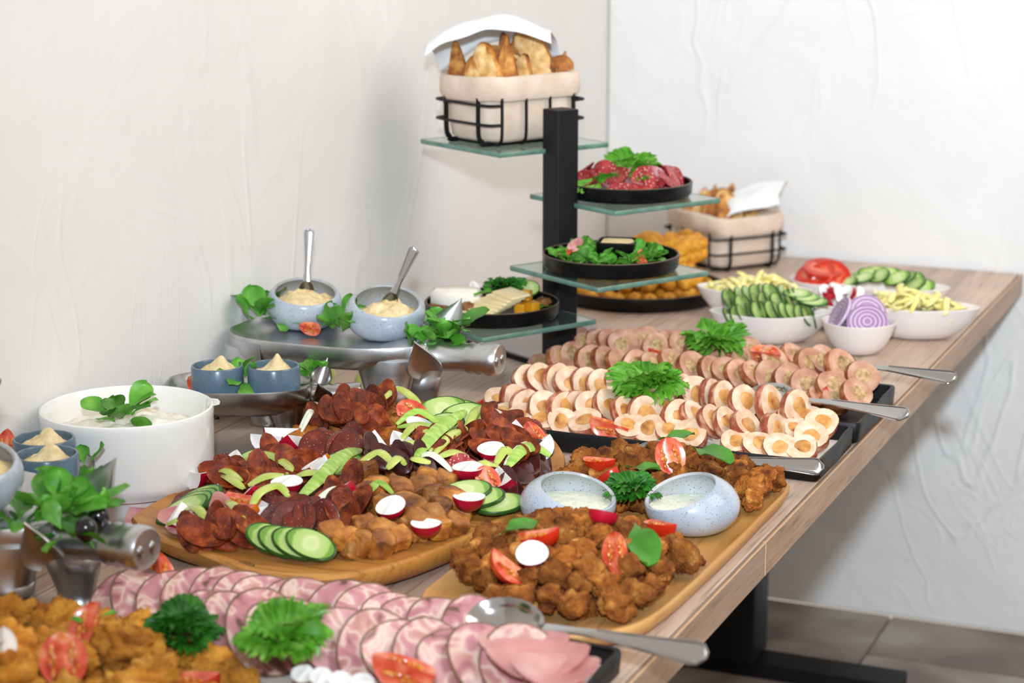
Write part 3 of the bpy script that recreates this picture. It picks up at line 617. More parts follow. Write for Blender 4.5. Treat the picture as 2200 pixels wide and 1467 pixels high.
sp1 = [(-.070, .035, .060, -60, 14, 10, 1.0), (-.062, .020, .060, -20, 8, -14, .95), (-.058, -.015, .058, -75, 10, 4, 1.15), (-.040, -.030, .056, -40, 14, -6, 1.15), (-.030, -.010, .058, -20, 6, 10, .95), (-.015, -.030, .058, -70, 14, -12, .95),
       (.0, -.025, .056, -38, 30, 5, .85), (.022, -.030, .056, -30, 26, 24, .9), (.035, -.010, .062, -45, 10, 4, 1.35), (.055, -.028, .056, -36, 22, -20, .9), (.060, -.022, .056, -50, 20, -14, .95), (.050, .010, .060, -30, 8, -8, 1.05), (.015, .02, .060, -45, 6, 6, 1.1), (-.02, .02, .058, -30, 4, 0, 1.1), (.04, .035, .056, -60, 8, -14, 1.0)]
bread_in(T1, sp1, 'toasted bread slice standing in the basket on the top glass shelf', 'bread in the top basket')
def napkin(T, label, w_, d_, seed, ridge=.035, drop=.05):
    def fn(u, v):
        x = (u-.5)*w_; y = (v-.5)*d_; e = noise.noise(Vector((x*9, y*9, seed)))*.012+noise.noise(Vector((x*22, y*22, seed+2)))*.006
        return (x, y, ridge*math.cos(PI*(u-.42)*.95)-drop*max(0, abs(v-.5)*2-.3)**2+e)
    o = single('napkin', G().add(sheet(fn, 30, 24)).mesh('napkin', 'napkin', 0), label, 'napkin', T)
    md = o.modifiers.new('thickness', 'SOLIDIFY'); md.thickness = .0016
    return o
napkin(T1 @ tr(-.012, .032, .152) @ rotz(-60) @ rotz(15) @ Matrix.Rotation(math.radians(-14), 4, 'X') @ Matrix.Rotation(math.radians(-12), 4, 'Y'), 'white cloth napkin draped over the bread in the top basket', .20, .15, 3, .042, .06)

b2 = Vector((.305, -.128, TZ+.0005)); T2 = tr(*b2) @ rotz(141)
basket(T2, 'linen-lined wire bread basket standing on the table by the back wall', '', .19, .165, .098)
sp2 = [(-.06, .03, .05, -120, 14, 10, 1.0), (-.035, .03, .05, -90, 18, 20, 1.0), (-.02, .0, .05, -125, 12, 8, 1.2), (.0, .03, .05, -115, 20, -6, 1.1), (.02, -.01, .05, -100, 14, 14, 1.15), (.045, .02, .05, -130, 20, 0, 1.1), (.06, -.02, .05, -110, 24, -22, 1.1), (.03, -.04, .05, -95, 22, -10, 1.0), (-.01, -.045, .05, -120, 30, -16, .95), (.065, .03, .05, -140, 16, 24, 1.15)]
bread_in(T2, sp2, 'toasted bread slice standing in the basket by the back wall', 'bread in the basket by the back wall')
napkin(T2 @ tr(-.035, -.030, .125) @ rotz(-141) @ Matrix.Rotation(math.radians(-30), 4, 'Y') @ Matrix.Rotation(math.radians(20), 4, 'X'), 'white cloth napkin tucked into the bread basket by the back wall', .15, .13, 8, .02, .02)

# ---- plate of cold meats on the second shelf
p2 = st(.012, .125, 1.0165); plate(tr(*p2), 'round black plate of salami and lettuce on the second glass shelf from the top')
rr = random.Random(4)
for k in range(26):
    a = k*.55; q = .055+.022*(k % 2); side = math.cos(a)
    z = .014+.010*(k % 3)+(.008 if q < .06 else 0)
    put(SPK[k % 3], tr(*p2) @ frame((q*math.cos(a), q*math.sin(a), z), nrm(math.degrees(a)+rr.uniform(-30, 30), rr.uniform(25, 65)), rr.uniform(0, 6), 1.1), 'red salami slice fanned on the black plate on the second glass shelf', 'salami on the second shelf plate')
put(HAMK, tr(*p2) @ frame((.0, -.045, .030), nrm(-70, 40), .4, .9), 'pale pink ham slice in front of the lettuce on the second shelf plate')
put(HAMK, tr(*p2) @ frame((.03, -.03, .036), nrm(-50, 50), 1.4, .9), 'rosy ham slice beside the lettuce on the second shelf plate')
curly(tr(*p2) @ tr(.012, -.01, .032), 'curly green lettuce in the middle of the salami plate', 9, 21, 1.2, 'lettuce', .6)
curly(tr(*p2) @ tr(-.02, -.062, .022) @ rotz(-60), 'small torn lettuce leaf hanging over the front of the salami plate', 3, 22, .9, 'lettuce', .3)
# ---- salad plate on the third shelf
p3 = st(.125, .0, .9305); plate(tr(*p3), 'round black plate of green salad on the third glass shelf from the top')
for k in range(26):
    a = k*2.399; q = .034+.040*math.sqrt((k+.5)/26)
    sprig(tr(*p3) @ tr(q*math.cos(a), q*math.sin(a), .012+.010*(1-q/.1)) @ rotz(k*50), 'bright green lamb\'s lettuce sprig on the salad plate of the third shelf', 7, 100+k, .78, 'lamb\'s lettuce on the salad plate')
bw = thing('dip_bowl', 'small square black dip bowl in the middle of the salad plate', 'bowl', tr(*p3) @ tr(.006, .01, .007) @ rotz(12))
link('vessel', G().add(loft([rrect(.042, .042, .012, 0, 6), rrect(.056, .056, .014, .012, 6), rrect(.060, .060, .013, .034, 6), rrect(.056, .056, .012, .036, 6), rrect(.052, .052, .011, .030, 6), rrect(.04, .04, .01, .02, 6)])).mesh('dip_bowl', 'black_plate'), bw)
single('dip', G().add(loft([rrect(.0525, .0525, .011, .029, 6), rrect(.045, .045, .01, .0345, 6), rrect(.01, .01, .004, .0355, 6)], True, True)).mesh('dip', 'hummus'), 'cream coloured dip in the square black bowl', 'dip', tr(*p3) @ tr(.006, .01, .007) @ rotz(12))
put(TOM, tr(*p3) @ frame((.062, -.03, .030), nrm(-40, 60), .5, .75), 'small tomato wedge on the right of the salad plate')
put(TOM, tr(*p3) @ frame((-.062, -.035, .030), nrm(-120, 60), 1.5, .6), 'small tomato wedge on the left of the salad plate')
put(HAMK, tr(*p3) @ frame((-.052, -.012, .034), nrm(-90, 30), .9, .45), 'little curled ham piece among leaves on the left of the salad plate')
# ---- cheese plate on the lowest shelf
p4 = st(-.005, -.128, .8505); plate(tr(*p4), 'round black plate of cheeses on the lowest glass shelf')
P4 = tr(*p4)
cw = thing('soft_cheese_wedge', 'white soft cheese wedge on the left of the cheese plate', 'cheese', P4 @ tr(-.060, -.012, .010) @ rotz(20))
link('wedge', G().add(loft([[(x*k, y*k, z) for x, y in ((.0, -.03), (.04, -.02), (.045, .012), (.012, .034), (-.03, .022), (-.034, -.012))] for k, z in ((.9, 0), (1, .005), (1, .024), (.85, .031))])).mesh('wedge', 'camembert', 0), cw)
link('rind', G().add(loft([[(x*k, y*k, z) for x, y in ((.0, -.031), (.041, -.021), (.046, .012), (.012, .035), (-.031, .023), (-.035, -.012))] for k, z in ((1.0, 0.001), (1.03, .004), (1.02, .010))], True, False)).mesh('rind', 'walnut'), cw)
for k in range(7):
    put(('cheese_slice', 'cheese', [('cheese_slice', bpy.data.meshes.get('cheese_slice') or G().add(rbox(.062, .034, 0, .0042, .002, .0008)).mesh('cheese_slice', 'cheese'))]), P4 @ tr(.0+.009*k*.8-.005, -.038+.008*k*.5, .012+.0045*k) @ rotz(-14-4*k) @ Matrix.Rotation(.12, 4, 'X'), 'pale yellow cheese slice stacked at the front of the cheese plate', 'pale cheese slices')
for k, (x, y, z) in enumerate(((.052, -.010, .012), (.062, .012, .012), (.045, .014, .014), (.056, .002, .030), (.038, .032, .016), (.070, -.004, .014))):
    put(('cheese_cube', 'cheese', [('cheese_cube', bpy.data.meshes.get('cheese_cube') or G().add(rbox(.017, .015, 0, .015, .002, .001)).mesh('cheese_cube', 'gouda'))]), P4 @ tr(x, y, z) @ rotz(30*k), 'deep yellow cheese cube on the right of the cheese plate', 'deep yellow cheese cubes')
for k, (x, y, z) in enumerate(((-.012, .030, .030), (.074, .026, .020), (.0, .036, .034))): put(OLV, P4 @ frame((x, y, z), (0, 0, 1), k, 1.15), ('black olive behind the pale cheese slices', 'black olive at the right edge of the cheese plate', 'black olive under the parsley on the cheese plate')[k])
curly(P4 @ tr(.0, .048, .028), 'curly green parsley at the back of the cheese plate', 10, 31, 1.15, 'parsley', .5)
for k, (x, y, z, az) in enumerate(((-.088, .022, .026, 150), (-.01, -.045, .040, 30), (.085, -.01, .022, 80))):
    single('green_leaf', LEAF[k], ('green leaf at the left edge of the cheese plate', 'green leaf lying across the pale cheese slices', 'green leaf at the right edge of the cheese plate')[k], 'salad leaf', P4 @ tr(x, y, z) @ rotz(az) @ Matrix.Rotation(-.3, 4, 'Y'))
for k in range(3): put(('walnut_half', 'nut', [('walnut_half', bpy.data.meshes.get('walnut_half') or G().add(blob(.011, 4, 3, .2, 2, .2, 6, (1.1, .9, .7))).mesh('walnut_half', 'walnut', 0))]), P4 @ frame(((-.025, -.005, .078)[k], (-.035, -.062, .018)[k], (.02, .016, .026)[k]), (0, 0, 1), k*2), ('walnut half beside the white soft cheese', 'walnut half at the front of the cheese plate', 'walnut half at the right of the cheese plate')[k])
put(RAD, P4 @ frame((-.045, .03, .040), nrm(-90, 60), .5, .8), 'small radish piece behind the white soft cheese')
put(CUC, P4 @ frame((.04, .055, .036), nrm(-70, 50), .5, .8), 'thin pale slice leaning at the back of the cheese plate')

# ---- croquette platter behind the stand
PX = Vector((.262, -.520, TZ+.0005)); plate(tr(*PX), 'large black platter of croquettes on the table behind the stand', .158, .026)
def dome_pts(rad, dmin, n, seed, rx=1, ry=1):
    rr = random.Random(seed); out = []
    for _ in range(n*60):
        a = rr.uniform(0, 2*PI); q = rad*math.sqrt(rr.random()); p = (q*math.cos(a)*rx, q*math.sin(a)*ry)
        if all((p[0]-o[0])**2+(p[1]-o[1])**2 > dmin*dmin for o in out): out.append(p)
        if len(out) >= n: break
    return out
for l, (rad, n, z, ox, oy) in enumerate(((.135, 62, .018, 0, 0), (.112, 40, .040, .01, .01), (.088, 24, .062, .02, .02))):
    for k, (x, y) in enumerate(dome_pts(rad, .0245, n, 40+l)):
        put(BALL[k % 3], tr(*PX) @ frame((x+ox, y+oy, z), (0, 0, 1), k), 'golden round croquette piled on the large black platter', 'round croquettes on the platter')
for k, (x, y) in enumerate(dome_pts(.055, .022, 12, 47)):
    for z in (.080, .098):
        put(STICK[k % 2], tr(*PX) @ frame((x*1.0+.055, y+.05, z), nrm(k*40, 60), k*1.3, 1.0), 'golden croquette stick on top of the heap at the right of the platter', 'croquette sticks on the platter')

# ================================================================== WHITE BOWLS ON THE RIGHT
def boat(T, label, lx, ly, h=.052, point=.35, name='oval_bowl'):
    r = thing(name, label, 'bowl', T); n = 48
    def rg(k, z):
        out = []
        for i in range(n):
            a = 2*PI*i/n; c, s = math.cos(a), math.sin(a); e = 1+point*.5*abs(c)**6-point*.12*abs(math.sin(2*a))
            out.append((lx/2*k*c*e/(1+point*.5), ly/2*k*s*e, z+(.006*abs(c)**3*point*k if z > h*.5 else 0)))
        return out
    rs = [rg(.42, 0), rg(.55, .002), rg(.74, h*.28), rg(.9, h*.62), rg(1, h), rg(.985, h+.001), rg(.96, h-.001), rg(.85, h*.6), rg(.66, h*.28), rg(.4, .008)]
    link('vessel', G().add(loft(rs)).mesh('bowl', 'pink_white'), r); return r
def strip_mesh(i):
    rr = random.Random(i); L = .046; k = rr.uniform(.3, 1.2); pts = [(L*(t-.5), .010*math.sin(k*PI*t*2), .010*math.sin(PI*t)*(1 if i % 2 else -.4)) for t in [j/8 for j in range(9)]]
    return ('yellow_strip', 'vegetable strip', [('yellow_strip', G().add(tube(pts, [.004]+[.0062]*7+[.004], 6, .45)).mesh('yellow_strip', 'yellow', 0))])
STR = [strip_mesh(i) for i in range(4)]
def fill_strips(T, lx, ly, h, n, seed, lab, grp, peak=.035):
    rr = random.Random(seed)
    for k in range(n):
        a = rr.uniform(0, 2*PI); q = math.sqrt(rr.random())*.82; x, y = q*math.cos(a)*lx/2, q*math.sin(a)*ly/2
        z = h*.75+peak*(1-q*q)*rr.uniform(.45, 1)
        put(STR[k % 4], T @ tr(x, y, z) @ Euler((rr.uniform(-.6, .6), rr.uniform(-.45, .45), rr.uniform(0, 6.3))).to_matrix().to_4x4(), lab, grp)
B = [Vector((.512, -.615, TZ+.0005)), Vector((.590, -.782, TZ+.0005)), Vector((.745, -.803, TZ+.0005)), Vector((.800, -.652, TZ+.0005)), Vector((.598, -.470, TZ+.0005)), Vector((.722, -.480, TZ+.0005)), Vector((.672, -.640, TZ+.0005))]
Tb = tr(*B[0]) @ rotz(8); boat(Tb, 'white oval bowl of yellow strips beside the croquette platter', .205, .115); fill_strips(Tb, .17, .10, .052, 55, 1, 'yellow pepper strip heaped in the left oval bowl', 'yellow strips in the left bowl')
Tb = tr(*B[3]) @ rotz(4); boat(Tb, 'white oval bowl of yellow strips nearest the table edge', .225, .118, .055); fill_strips(Tb, .18, .10, .055, 60, 2, 'yellow pepper strip heaped in the oval bowl near the table edge', 'yellow strips in the right bowl')
Tb = tr(*B[1]) @ rotz(20); boat(Tb, 'white oval bowl of dark cucumber slices in front of the left yellow bowl', .205, .115, .05)
rr = random.Random(12)
k = 0
for row in range(3):
    for i in range(13):
        put(CUC, Tb @ frame((-.074+.0118*i, -.026+.024*row, .045+.012*math.sin(PI*i/12)+.010*row), nrm(-8+rr.uniform(-25, 25), 22+rr.uniform(-8, 14)), rr.uniform(0, 3), .92), 'dark-rinded cucumber slice in the front oval bowl', 'cucumber slices in the front oval bowl')
for i in range(3): put(CUCL, Tb @ frame((.045+.012*i, .01-.012*i, .078-.004*i), nrm(-100, 72), 1.3, .95), 'large cucumber slice lying on top of the front cucumber bowl', 'large cucumber slices on the front bowl')
Tb = tr(*B[2]); boat(Tb, 'small round white bowl of red onion slices', .122, .118, .052, .1, 'round_bowl')
def onion(i):
    g = G().add(lathe([(.004, 0), (.024, .0005), (.028, .002), (.0282, .005), (.0265, .007), (.0255, .0062), (.0235, .0075), (.0225, .0066), (.0205, .0076), (.0192, .0066), (.017, .0078), (.0155, .0068), (.013, .0078), (.0112, .0068), (.008, .0078), (.006, .007), (.003, .0078), (.0003, .0075)], 36))
    return ('onion_slice', 'onion', [('onion_slice', g.mesh('onion_slice', 'onion', 0))])
ON = onion(0)
for k, (x, y, z, az, el, s, lb) in enumerate(((-.030, .004, .058, -150, 30, 1.12, 'red onion slice standing on the left of the onion bowl'), (.018, -.016, .052, -75, 42, 1.18, 'red onion slice with a white spiral heart at the front of the onion bowl'), (.010, .012, .062, -60, 35, 1.15, 'red onion slice standing behind the front one in the onion bowl'), (.03, .0, .05, -20, 50, .9, 'red onion slice on the right side of the onion bowl'), (-.012, .02, .045, 90, 60, 1, 'red onion slice at the back of the onion bowl'), (0, 0, .030, 0, 85, 1.2, 'red onion slice at the bottom of the onion bowl'))):
    put(ON, Tb @ frame((x, y, z), nrm(az, el), k, s), lb)
Tb = tr(*B[4]); boat(Tb, 'white bowl of tomato slices behind the radish bowl', .125, .12, .05, .1, 'round_bowl')
TS = ('tomato_slice', 'tomato', [('face', G().add(lathe([(.034, 0), (.034, .005), (.02, .0056), (.0003, .005)], 30)).mesh('face', 'tom_slice')), ('skin', G().add(loft([circ(.0335, -.0002, 30), circ(.0352, .001, 30), circ(.0352, .004, 30), circ(.0335, .0053, 30)], False, False)).mesh('skin', 'tomato_skin'))])
for k, (x, y, z, az, el) in enumerate(((0, 0, .038, 0, 88), (-.018, .004, .046, 160, 70), (.020, -.002, .046, 10, 70), (.0, .016, .054, 60, 72), (-.010, -.014, .058, -110, 55), (.016, -.018, .056, -80, 50), (.002, .0, .068, -70, 75))):
    put(TS, Tb @ frame((x, y, z), nrm(az, el), k, 1.1), 'red tomato slice piled in the white bowl behind the radishes', 'tomato slices in the back bowl')
Tb = tr(*B[6]); boat(Tb, 'small white bowl of radish pieces in the middle of the bowls', .11, .105, .048, .1, 'round_bowl')
rr = random.Random(5)
for k in range(16):
    x, y = [(q*math.cos(k*2.4), q*math.sin(k*2.4)) for q in [.040*math.sqrt((k+.5)/16)]][0]
    put((RAD, RADH)[k % 2], Tb @ frame((x, y, .052+.022*(1-(x*x+y*y)/.0018)), nrm(rr.uniform(0, 360), rr.uniform(20, 80)), rr.uniform(0, 6), .85), 'white and red radish piece in the small middle bowl', 'radishes in the middle bowl')
Tb = tr(*B[5]) @ rotz(5); boat(Tb, 'white oval bowl of pale cucumber slices farthest back on the right', .215, .115, .05)
for k in range(14): put(CUCL, Tb @ frame((-.075+.010*k, -.012+.012*(k % 3), .050+.018*math.sin(PI*k/13)), nrm(-110+rr.uniform(-30, 30), 48+rr.uniform(-12, 12)), rr.uniform(1, 2), .95), 'long pale cucumber slice in the back oval bowl', 'cucumber slices in the back oval bowl')

# ================================================================== PIG SHAPED SERVING STANDS
def pig(T, label, s=1.0, L=.40, W=.105, H=.100, mt='steel', ears=True, name='pig_serving_stand'):
    """tail at x=0, snout end at x=L, tray floor height H above the table, half width W"""
    r = thing(name, label, 'serving stand', T)
    Lt = L*.76
    def half(u):   # half width along the tray
        return W*(max(0, 1-(abs(u-.45)/(.47 if u < .45 else .60))**3.4))**.5*(1-.08*u) if u < .99 else W*.30
    n = 60; nb = 26
    us = [.5-.5*math.cos(PI*i/nb) for i in range(nb+1)]
    def outline(k, z, dx=0):
        up = [(Lt*(.5+(u-.5)*k)+dx, max(half(u), .24*W if u > .5 else .02*W)*k, z+.002*s*max(0, u-.72)/.28) for u in us]
        return up+[(x, -y, zz) for x, y, zz in reversed(up)]
    rs = [outline(.55, H-.036), outline(.86, H-.034), outline(.965, H-.027), outline(.99, H-.016), outline(1.0, H-.003), outline(.992, H), outline(.965, H-.001), outline(.935, H-.008), outline(.82, H-.014), outline(.4, H-.015)]
    link('tray', G().add(loft(rs)).mesh('tray', mt, 60), r)
    # rump apron
    ap = []
    for k, z in ((1.0, H-.006), (.99, H-.026), (.93, H-.050), (.80, H-.066)):
        ap.append([(Lt*(.5+(u-.5)*k), half(u)*k*sg, z) for u, sg in [(us[i], 1) for i in range(9, -1, -1)]+[(us[i], -1) for i in range(1, 10)]])
    link('rump', G().add(loft(ap, False, False, False)).mesh('rump', mt, 60), r)
    # neck and snout
    x0 = Lt*.93
    prof = [(x0-.075*s, .070, .012, H-.016), (x0-.045*s, .062, .018, H-.013), (x0-.015*s, .049, .022, H-.010), (x0+.012*s, .036, .0235, H-.0085), (x0+.034*s, .0265, .0235, H-.008), (L-.050, .0205, .0210, H-.008), (L-.043, .0235, .0235, H-.008), (L-.037, .0210, .0212, H-.008), (L-.030, .0240, .0240, H-.0075), (L-.024, .0215, .0217, H-.007), (L-.016, .0246, .0246, H-.007), (L-.004, .0240, .0240, H-.0065), (L, .0210, .0210, H-.006), (L-.0012, .0165, .0165, H-.006)]
    rings = [[(x, a*s*math.cos(2*PI*i/24), z+b*s*math.sin(2*PI*i/24)*.95-.012*s) for i in range(24)] for x, a, b, z in prof]
    sn = link('snout', G().add(loft(rings)).mesh('snout', mt, 60), r)
    for sg in (-1, 1): link('nostril', G().add(blob(.0055*s, 2, 2, 0, 1, 0, 1, (.35, .8, 1.4))).mesh('nostril', 'cutlery', 0), sn, tr(L-.001, .009*s*sg, H-.020*s))
    # ears
    def ear(sg, lean, hgt):
        def fn(u, v):
            a = (v-.5)*2.5*(1-.15*u); wd = .027*s*math.sin(PI*min(1, u*.82+.18))**.7*(1-u**2.4)**.6 if u < 1 else 0
            return (wd*math.sin(a)*1.0, sg*(-wd*(1-math.cos(a))*.9+.010*u*lean), hgt*s*u)
        g = G().add(sheet(fn, 14, 11)); off = Vector((0, sg*.003*s, 0)); n0 = len(g.v); f0 = list(g.f)
        g.v += [p+off for p in g.v]; g.f += [tuple(i+n0 for i in q) for q in f0]
        for i in range(13): g.f += [(i*11, (i+1)*11, n0+(i+1)*11, n0+i*11), (i*11+10, (i+1)*11+10, n0+(i+1)*11+10, n0+i*11+10)]
        g.m = [0]*len(g.f); return g.mesh('ear', mt, 60)
    link('ear', ear(1, .6, .068), r, tr(x0+.018, .028*s, H-.010) @ Matrix.Rotation(math.radians(18), 4, 'Y') @ Matrix.Rotation(math.radians(-12), 4, 'X'))
    ez = Vector((-.12, -.62, .77)).normalized(); ey = Vector((.25, -.80, -.30)); ey = (ey-ez*ey.dot(ez)).normalized(); ex = ey.cross(ez)
    link('ear', ear(-1, .3, .058), r, Matrix(((ex.x, ey.x, ez.x, x0+.030), (ex.y, ey.y, ez.y, -.036*s), (ex.z, ey.z, ez.z, H-.034*s), (0, 0, 0, 1))))
    # legs
    def leg(front, sg):
        if front: pr = [(.044, .030, H-.018, 0), (.041, .032, H-.036, 0), (.032, .029, H*.50, .001), (.0335, .030, H*.485, .001), (.029, .026, H*.36, .003), (.021, .020, H*.18, .005), (.021, .021, H*.09, .007), (.027, .024, .004, .011), (.026, .023, 0, .011)]
        else: pr = [(.060, .036, H-.018, 0), (.060, .038, H-.040, -.004), (.044, .034, H*.48, -.010), (.028, .026, H*.32, -.012), (.020, .020, H*.18, -.008), (.021, .021, H*.09, -.004), (.026, .024, .004, .002), (.025, .023, 0, .002)]
        rg = [[(dx*s+a*s*math.cos(2*PI*i/22), b*s*math.sin(2*PI*i/22), z) for i in range(22)] for a, b, z, dx in pr]
        if front or True:   # cloven hoof notch at the toe
            for q in rg[-2:]:
                for i, p in enumerate(q):
                    if i in (0,): q[i] = (p[0]-.010*s, p[1], p[2])
        g = G().add(loft(rg)); return g.mesh('leg', mt, 50)
    for fx, fr in ((Lt*.83, True), (Lt*.20, False)):
        for sg in (-1, 1): link('leg', leg(fr, sg), r, tr(fx, sg*(.050 if fr else .050)*s, 0))
    return r
def on(T, x, y, z): return T @ tr(x, y, z)
# big pig in the middle
PA = tr(.014, -1.520, TZ+.0005)
pig(PA, 'large silver pig-shaped stand holding two bowls of hummus by the wall', 1.0, .405, .100, .132)
za = .132-.0145
T_ = tr(.082, -1.462, TZ+za+.001); tilt_bowl(T_, 'grey-blue speckled bowl on the tail end of the large pig stand', -50, 22, .0555, 'hummus', 'hummus in the speckled bowl on the tail end of the large pig stand', .004)
T2_ = tr(.222, -1.478, TZ+za+.001); tilt_bowl(T2_, 'grey-blue speckled bowl on the snout end of the large pig stand', -50, 26, .0575, 'hummus', 'hummus in the speckled bowl on the snout end of the large pig stand', .003, seed=4)
spoon(aimc(T_ @ Vector((.002, .004, .052)), T_ @ Vector((-.004, .030, .165)), 1.0), 'small steel spoon standing upright in the hummus at the tail end', .092, .011, .016, .0, .0085, 'tea_spoon', None, 0)
spoon(aimc(T2_ @ Vector((.004, .006, .050)), T2_ @ Vector((.042, .030, .145)), 1.0), 'small steel spoon slanting out of the hummus at the snout end', .088, .011, .016, .0, .0085, 'tea_spoon', None, 0)
sprig(tr(*at(560, 685, TZ+.135)), 'lamb\'s lettuce sprig at the tail of the large pig stand', 12, 201, 1.55, upr=.9)
sprig(tr(*at(610, 700, TZ+.128)), 'dark lamb\'s lettuce leaves under the left hummus bowl', 5, 207, 1.1)
sprig(tr(*at(730, 712, TZ+.128)), 'lamb\'s lettuce sprig between the two hummus bowls', 12, 202, 1.45, upr=.5)
sprig(tr(*at(965, 725, TZ+.132)), 'bushy lamb\'s lettuce clump at the head of the large pig stand', 18, 203, 1.4, upr=.7)
sprig(tr(*at(935, 745, TZ+.122)), 'lamb\'s lettuce leaves hanging over the neck of the large pig stand', 9, 208, 1.3, upr=.2)
sprig(tr(*at(890, 750, TZ+.122)), 'pale lamb\'s lettuce leaf pair under the right hummus bowl', 5, 204, 1.2, upr=.3)
put(OLV, frame(at(962, 745, TZ+.125), (0, 0, 1), 0, 1.1), 'black olive among the leaves on the large pig\'s neck')
put(OLV, frame(at(990, 735, TZ+.125), (0, 0, 1), 1, 1.0), 'black olive half hidden behind leaves on the large pig\'s head')
put(TOM, frame(at(665, 703, TZ+.134), nrm(-80, 25), 1.5, .8), 'small tomato wedge between leaves on the large pig\'s tray')
# small pig beside the white dish
PB = tr(.030, -1.752, TZ+.0005) @ rotz(22)
pig(PB, 'small dark silver pig-shaped stand with two ramekins behind the white dish', .60, .262, .066, .098, 'steel_dark')
zb = TZ+.098-.0138
ramekin(tr(.107, -1.745, zb), 'slate blue ramekin on the left of the small pig stand', 'peaked hummus in the left ramekin of the small pig stand', seed=1)
ramekin(tr(.176, -1.716, zb), 'slate blue ramekin on the right of the small pig stand', 'peaked hummus in the right ramekin of the small pig stand', seed=5)
put(TOM, frame(at(434, 830, zb+.012), nrm(-60, 30), 1.2, 1.1), 'tomato wedge lying against the left ramekin of the small pig stand')
sprig(tr(*at(520, 828, zb+.016)), 'lamb\'s lettuce sprig in front of the two slate ramekins', 8, 211, 1.15, upr=.3)
sprig(tr(*at(665, 812, zb+.010)), 'lamb\'s lettuce tuft on the head of the small pig stand', 9, 212, .95, upr=.7)
single('salad_leaf', LEAF[2], 'green leaf upright behind the two slate ramekins', 'salad leaf', tr(*at(522, 800, zb+.03)) @ Matrix.Rotation(-1.3, 4, 'Y'))
put(OLV, frame(at(702, 810, zb+.012), (0, 0, 1), 1, .8), 'black olive at the head of the small pig stand')
# white dish of potato salad
DX = Vector((.112, -1.965, TZ+.0005)); DT = tr(*DX)
dd = thing('casserole_dish', 'round white porcelain dish of potato salad against the wall', 'dish', DT)
link('vessel', G().add(lathe([(.084, 0), (.0895, .002), (.0905, .010), (.092, .026), (.1005, .034), (.1045, .045), (.1055, .112), (.1065, .119), (.1055, .1235), (.103, .1245), (.1005, .122), (.0985, .108), (.097, .045), (.085, .034), (.0003, .032)], 72)).mesh('dish', 'porcelain'), dd)
link('clay_line', G().add(lathe([(.0918, .0255), (.0932, .0262), (.0945, .0276), (.0935, .0280)], 72, False, False)).mesh('clay_line', 'porcelain_line'), dd)
link('spout', G().add(loft([[(x*k, y*k, z) for x, y, z in ((.0, -.024, .124), (.014, -.014, .124), (.016, 0, .124), (.014, .014, .124), (.0, .024, .124), (-.006, .02, .100), (-.006, 0, .092), (-.006, -.02, .100))] for k in (1, .7)], False, True)).mesh('spout', 'porcelain', 0), dd, rotz(35) @ tr(.098, 0, -.0005))
def fnp(u, v):
    a = 2*PI*u; x = .0975*v*math.cos(a); y = .0975*v*math.sin(a)
    return (x, y, .090+.020*(1-v*v)+(noise.noise(Vector((x*55, y*55, 2)))*.007+noise.noise(Vector((x*120, y*120, 4)))*.003)*(1-v**6))
single('potato_salad', G().add(sheet(fnp, 61, 22)).mesh('potato_salad', 'cream', 0), 'creamy potato salad filling the round white dish', 'salad', DT)
sprig(DT @ tr(.004, -.018, .108), 'glossy green leaf garnish on top of the potato salad', 13, 221, 1.35, name='leaf_garnish', upr=.55)
# front pig with hummus bowl, and the small pig behind it
PE = tr(.070, -2.085, TZ+.0005) @ rotz(-56)
pig(PE, 'small dark pig-shaped stand with two ramekins at the left edge of the photo', .50, .205, .066, .092, 'steel_dark')
zc = TZ+.092-.0138
ramekin(tr(.100, -2.118, zc), 'slate blue ramekin next to the white dish, rear one of the left pair', 'herb hummus in the rear left ramekin', .036, .044, 7)
ramekin(tr(.143, -2.172, zc), 'slate blue ramekin behind the front pig, front one of the left pair', 'herb hummus in the front left ramekin', .036, .044, 9)
sprig(tr(*at(180, 1005, zc+.012)), 'dark round leaf beside the left pair of ramekins', 4, 231, .9)
put(TOM, frame(at(18, 958, zc+.030), nrm(-40, 40), .5, 1.1), 'tomato wedge behind the spoon at the left edge')
PF = tr(.008, -2.322, TZ+.0005) @ rotz(-7)
pig(PF, 'large silver pig-shaped stand with its snout in the left foreground', 1.0, .402, .100, .124)
T5 = PF @ tr(.168, -.008, .1105) @ rotz(7); tilt_bowl(T5, 'pale speckled bowl of hummus cut by the left edge of the photo', -40, 20, .0585, 'hummus', 'hummus in the bowl at the left edge of the photo', .004, seed=9)
spoon(aimc(T5 @ Vector((-.016, .002, .050)), T5 @ Vector((.030, .03, .155)), 1.0), 'steel spoon leaning in the hummus at the left edge', .105, .012, .017, .0, .0085, 'tea_spoon', None, 0)
zf = TZ+.122
sprig(tr(*at(140, 1065, zf-.002)), 'dark lamb\'s lettuce leaves behind the front pig\'s salad', 8, 241, 1.3, upr=.4)
sprig(tr(*at(130, 1115, zf+.004)), 'large bright lamb\'s lettuce clump on the front pig stand', 16, 242, 1.5, upr=.5)
sprig(tr(*at(40, 1135, zf-.003)), 'lamb\'s lettuce leaves at the left of the front pig stand', 9, 243, 1.35, upr=.3)
sprig(tr(*at(195, 1110, zf+.004)), 'lamb\'s lettuce sprig beside the olives on the front pig', 9, 245, 1.3, upr=.5)
sprig(tr(*at(135, 1165, zf-.002)), 'round leaf hanging down over the front pig\'s neck', 5, 244, 1.35, upr=-.2)
put(OLV, frame(at(185, 1137, zf+.010), (0, 0, 1), 0, 1.2), 'shiny black olive in front on the front pig stand')
put(OLV, frame(at(212, 1110, zf+.012), (0, 0, 1), 1, 1.15), 'black olive behind the first one on the front pig stand')
put(TOM, frame(at(110, 1058, zf+.004), nrm(-40, 40), .5, .8), 'small tomato piece between the leaves on the front pig')

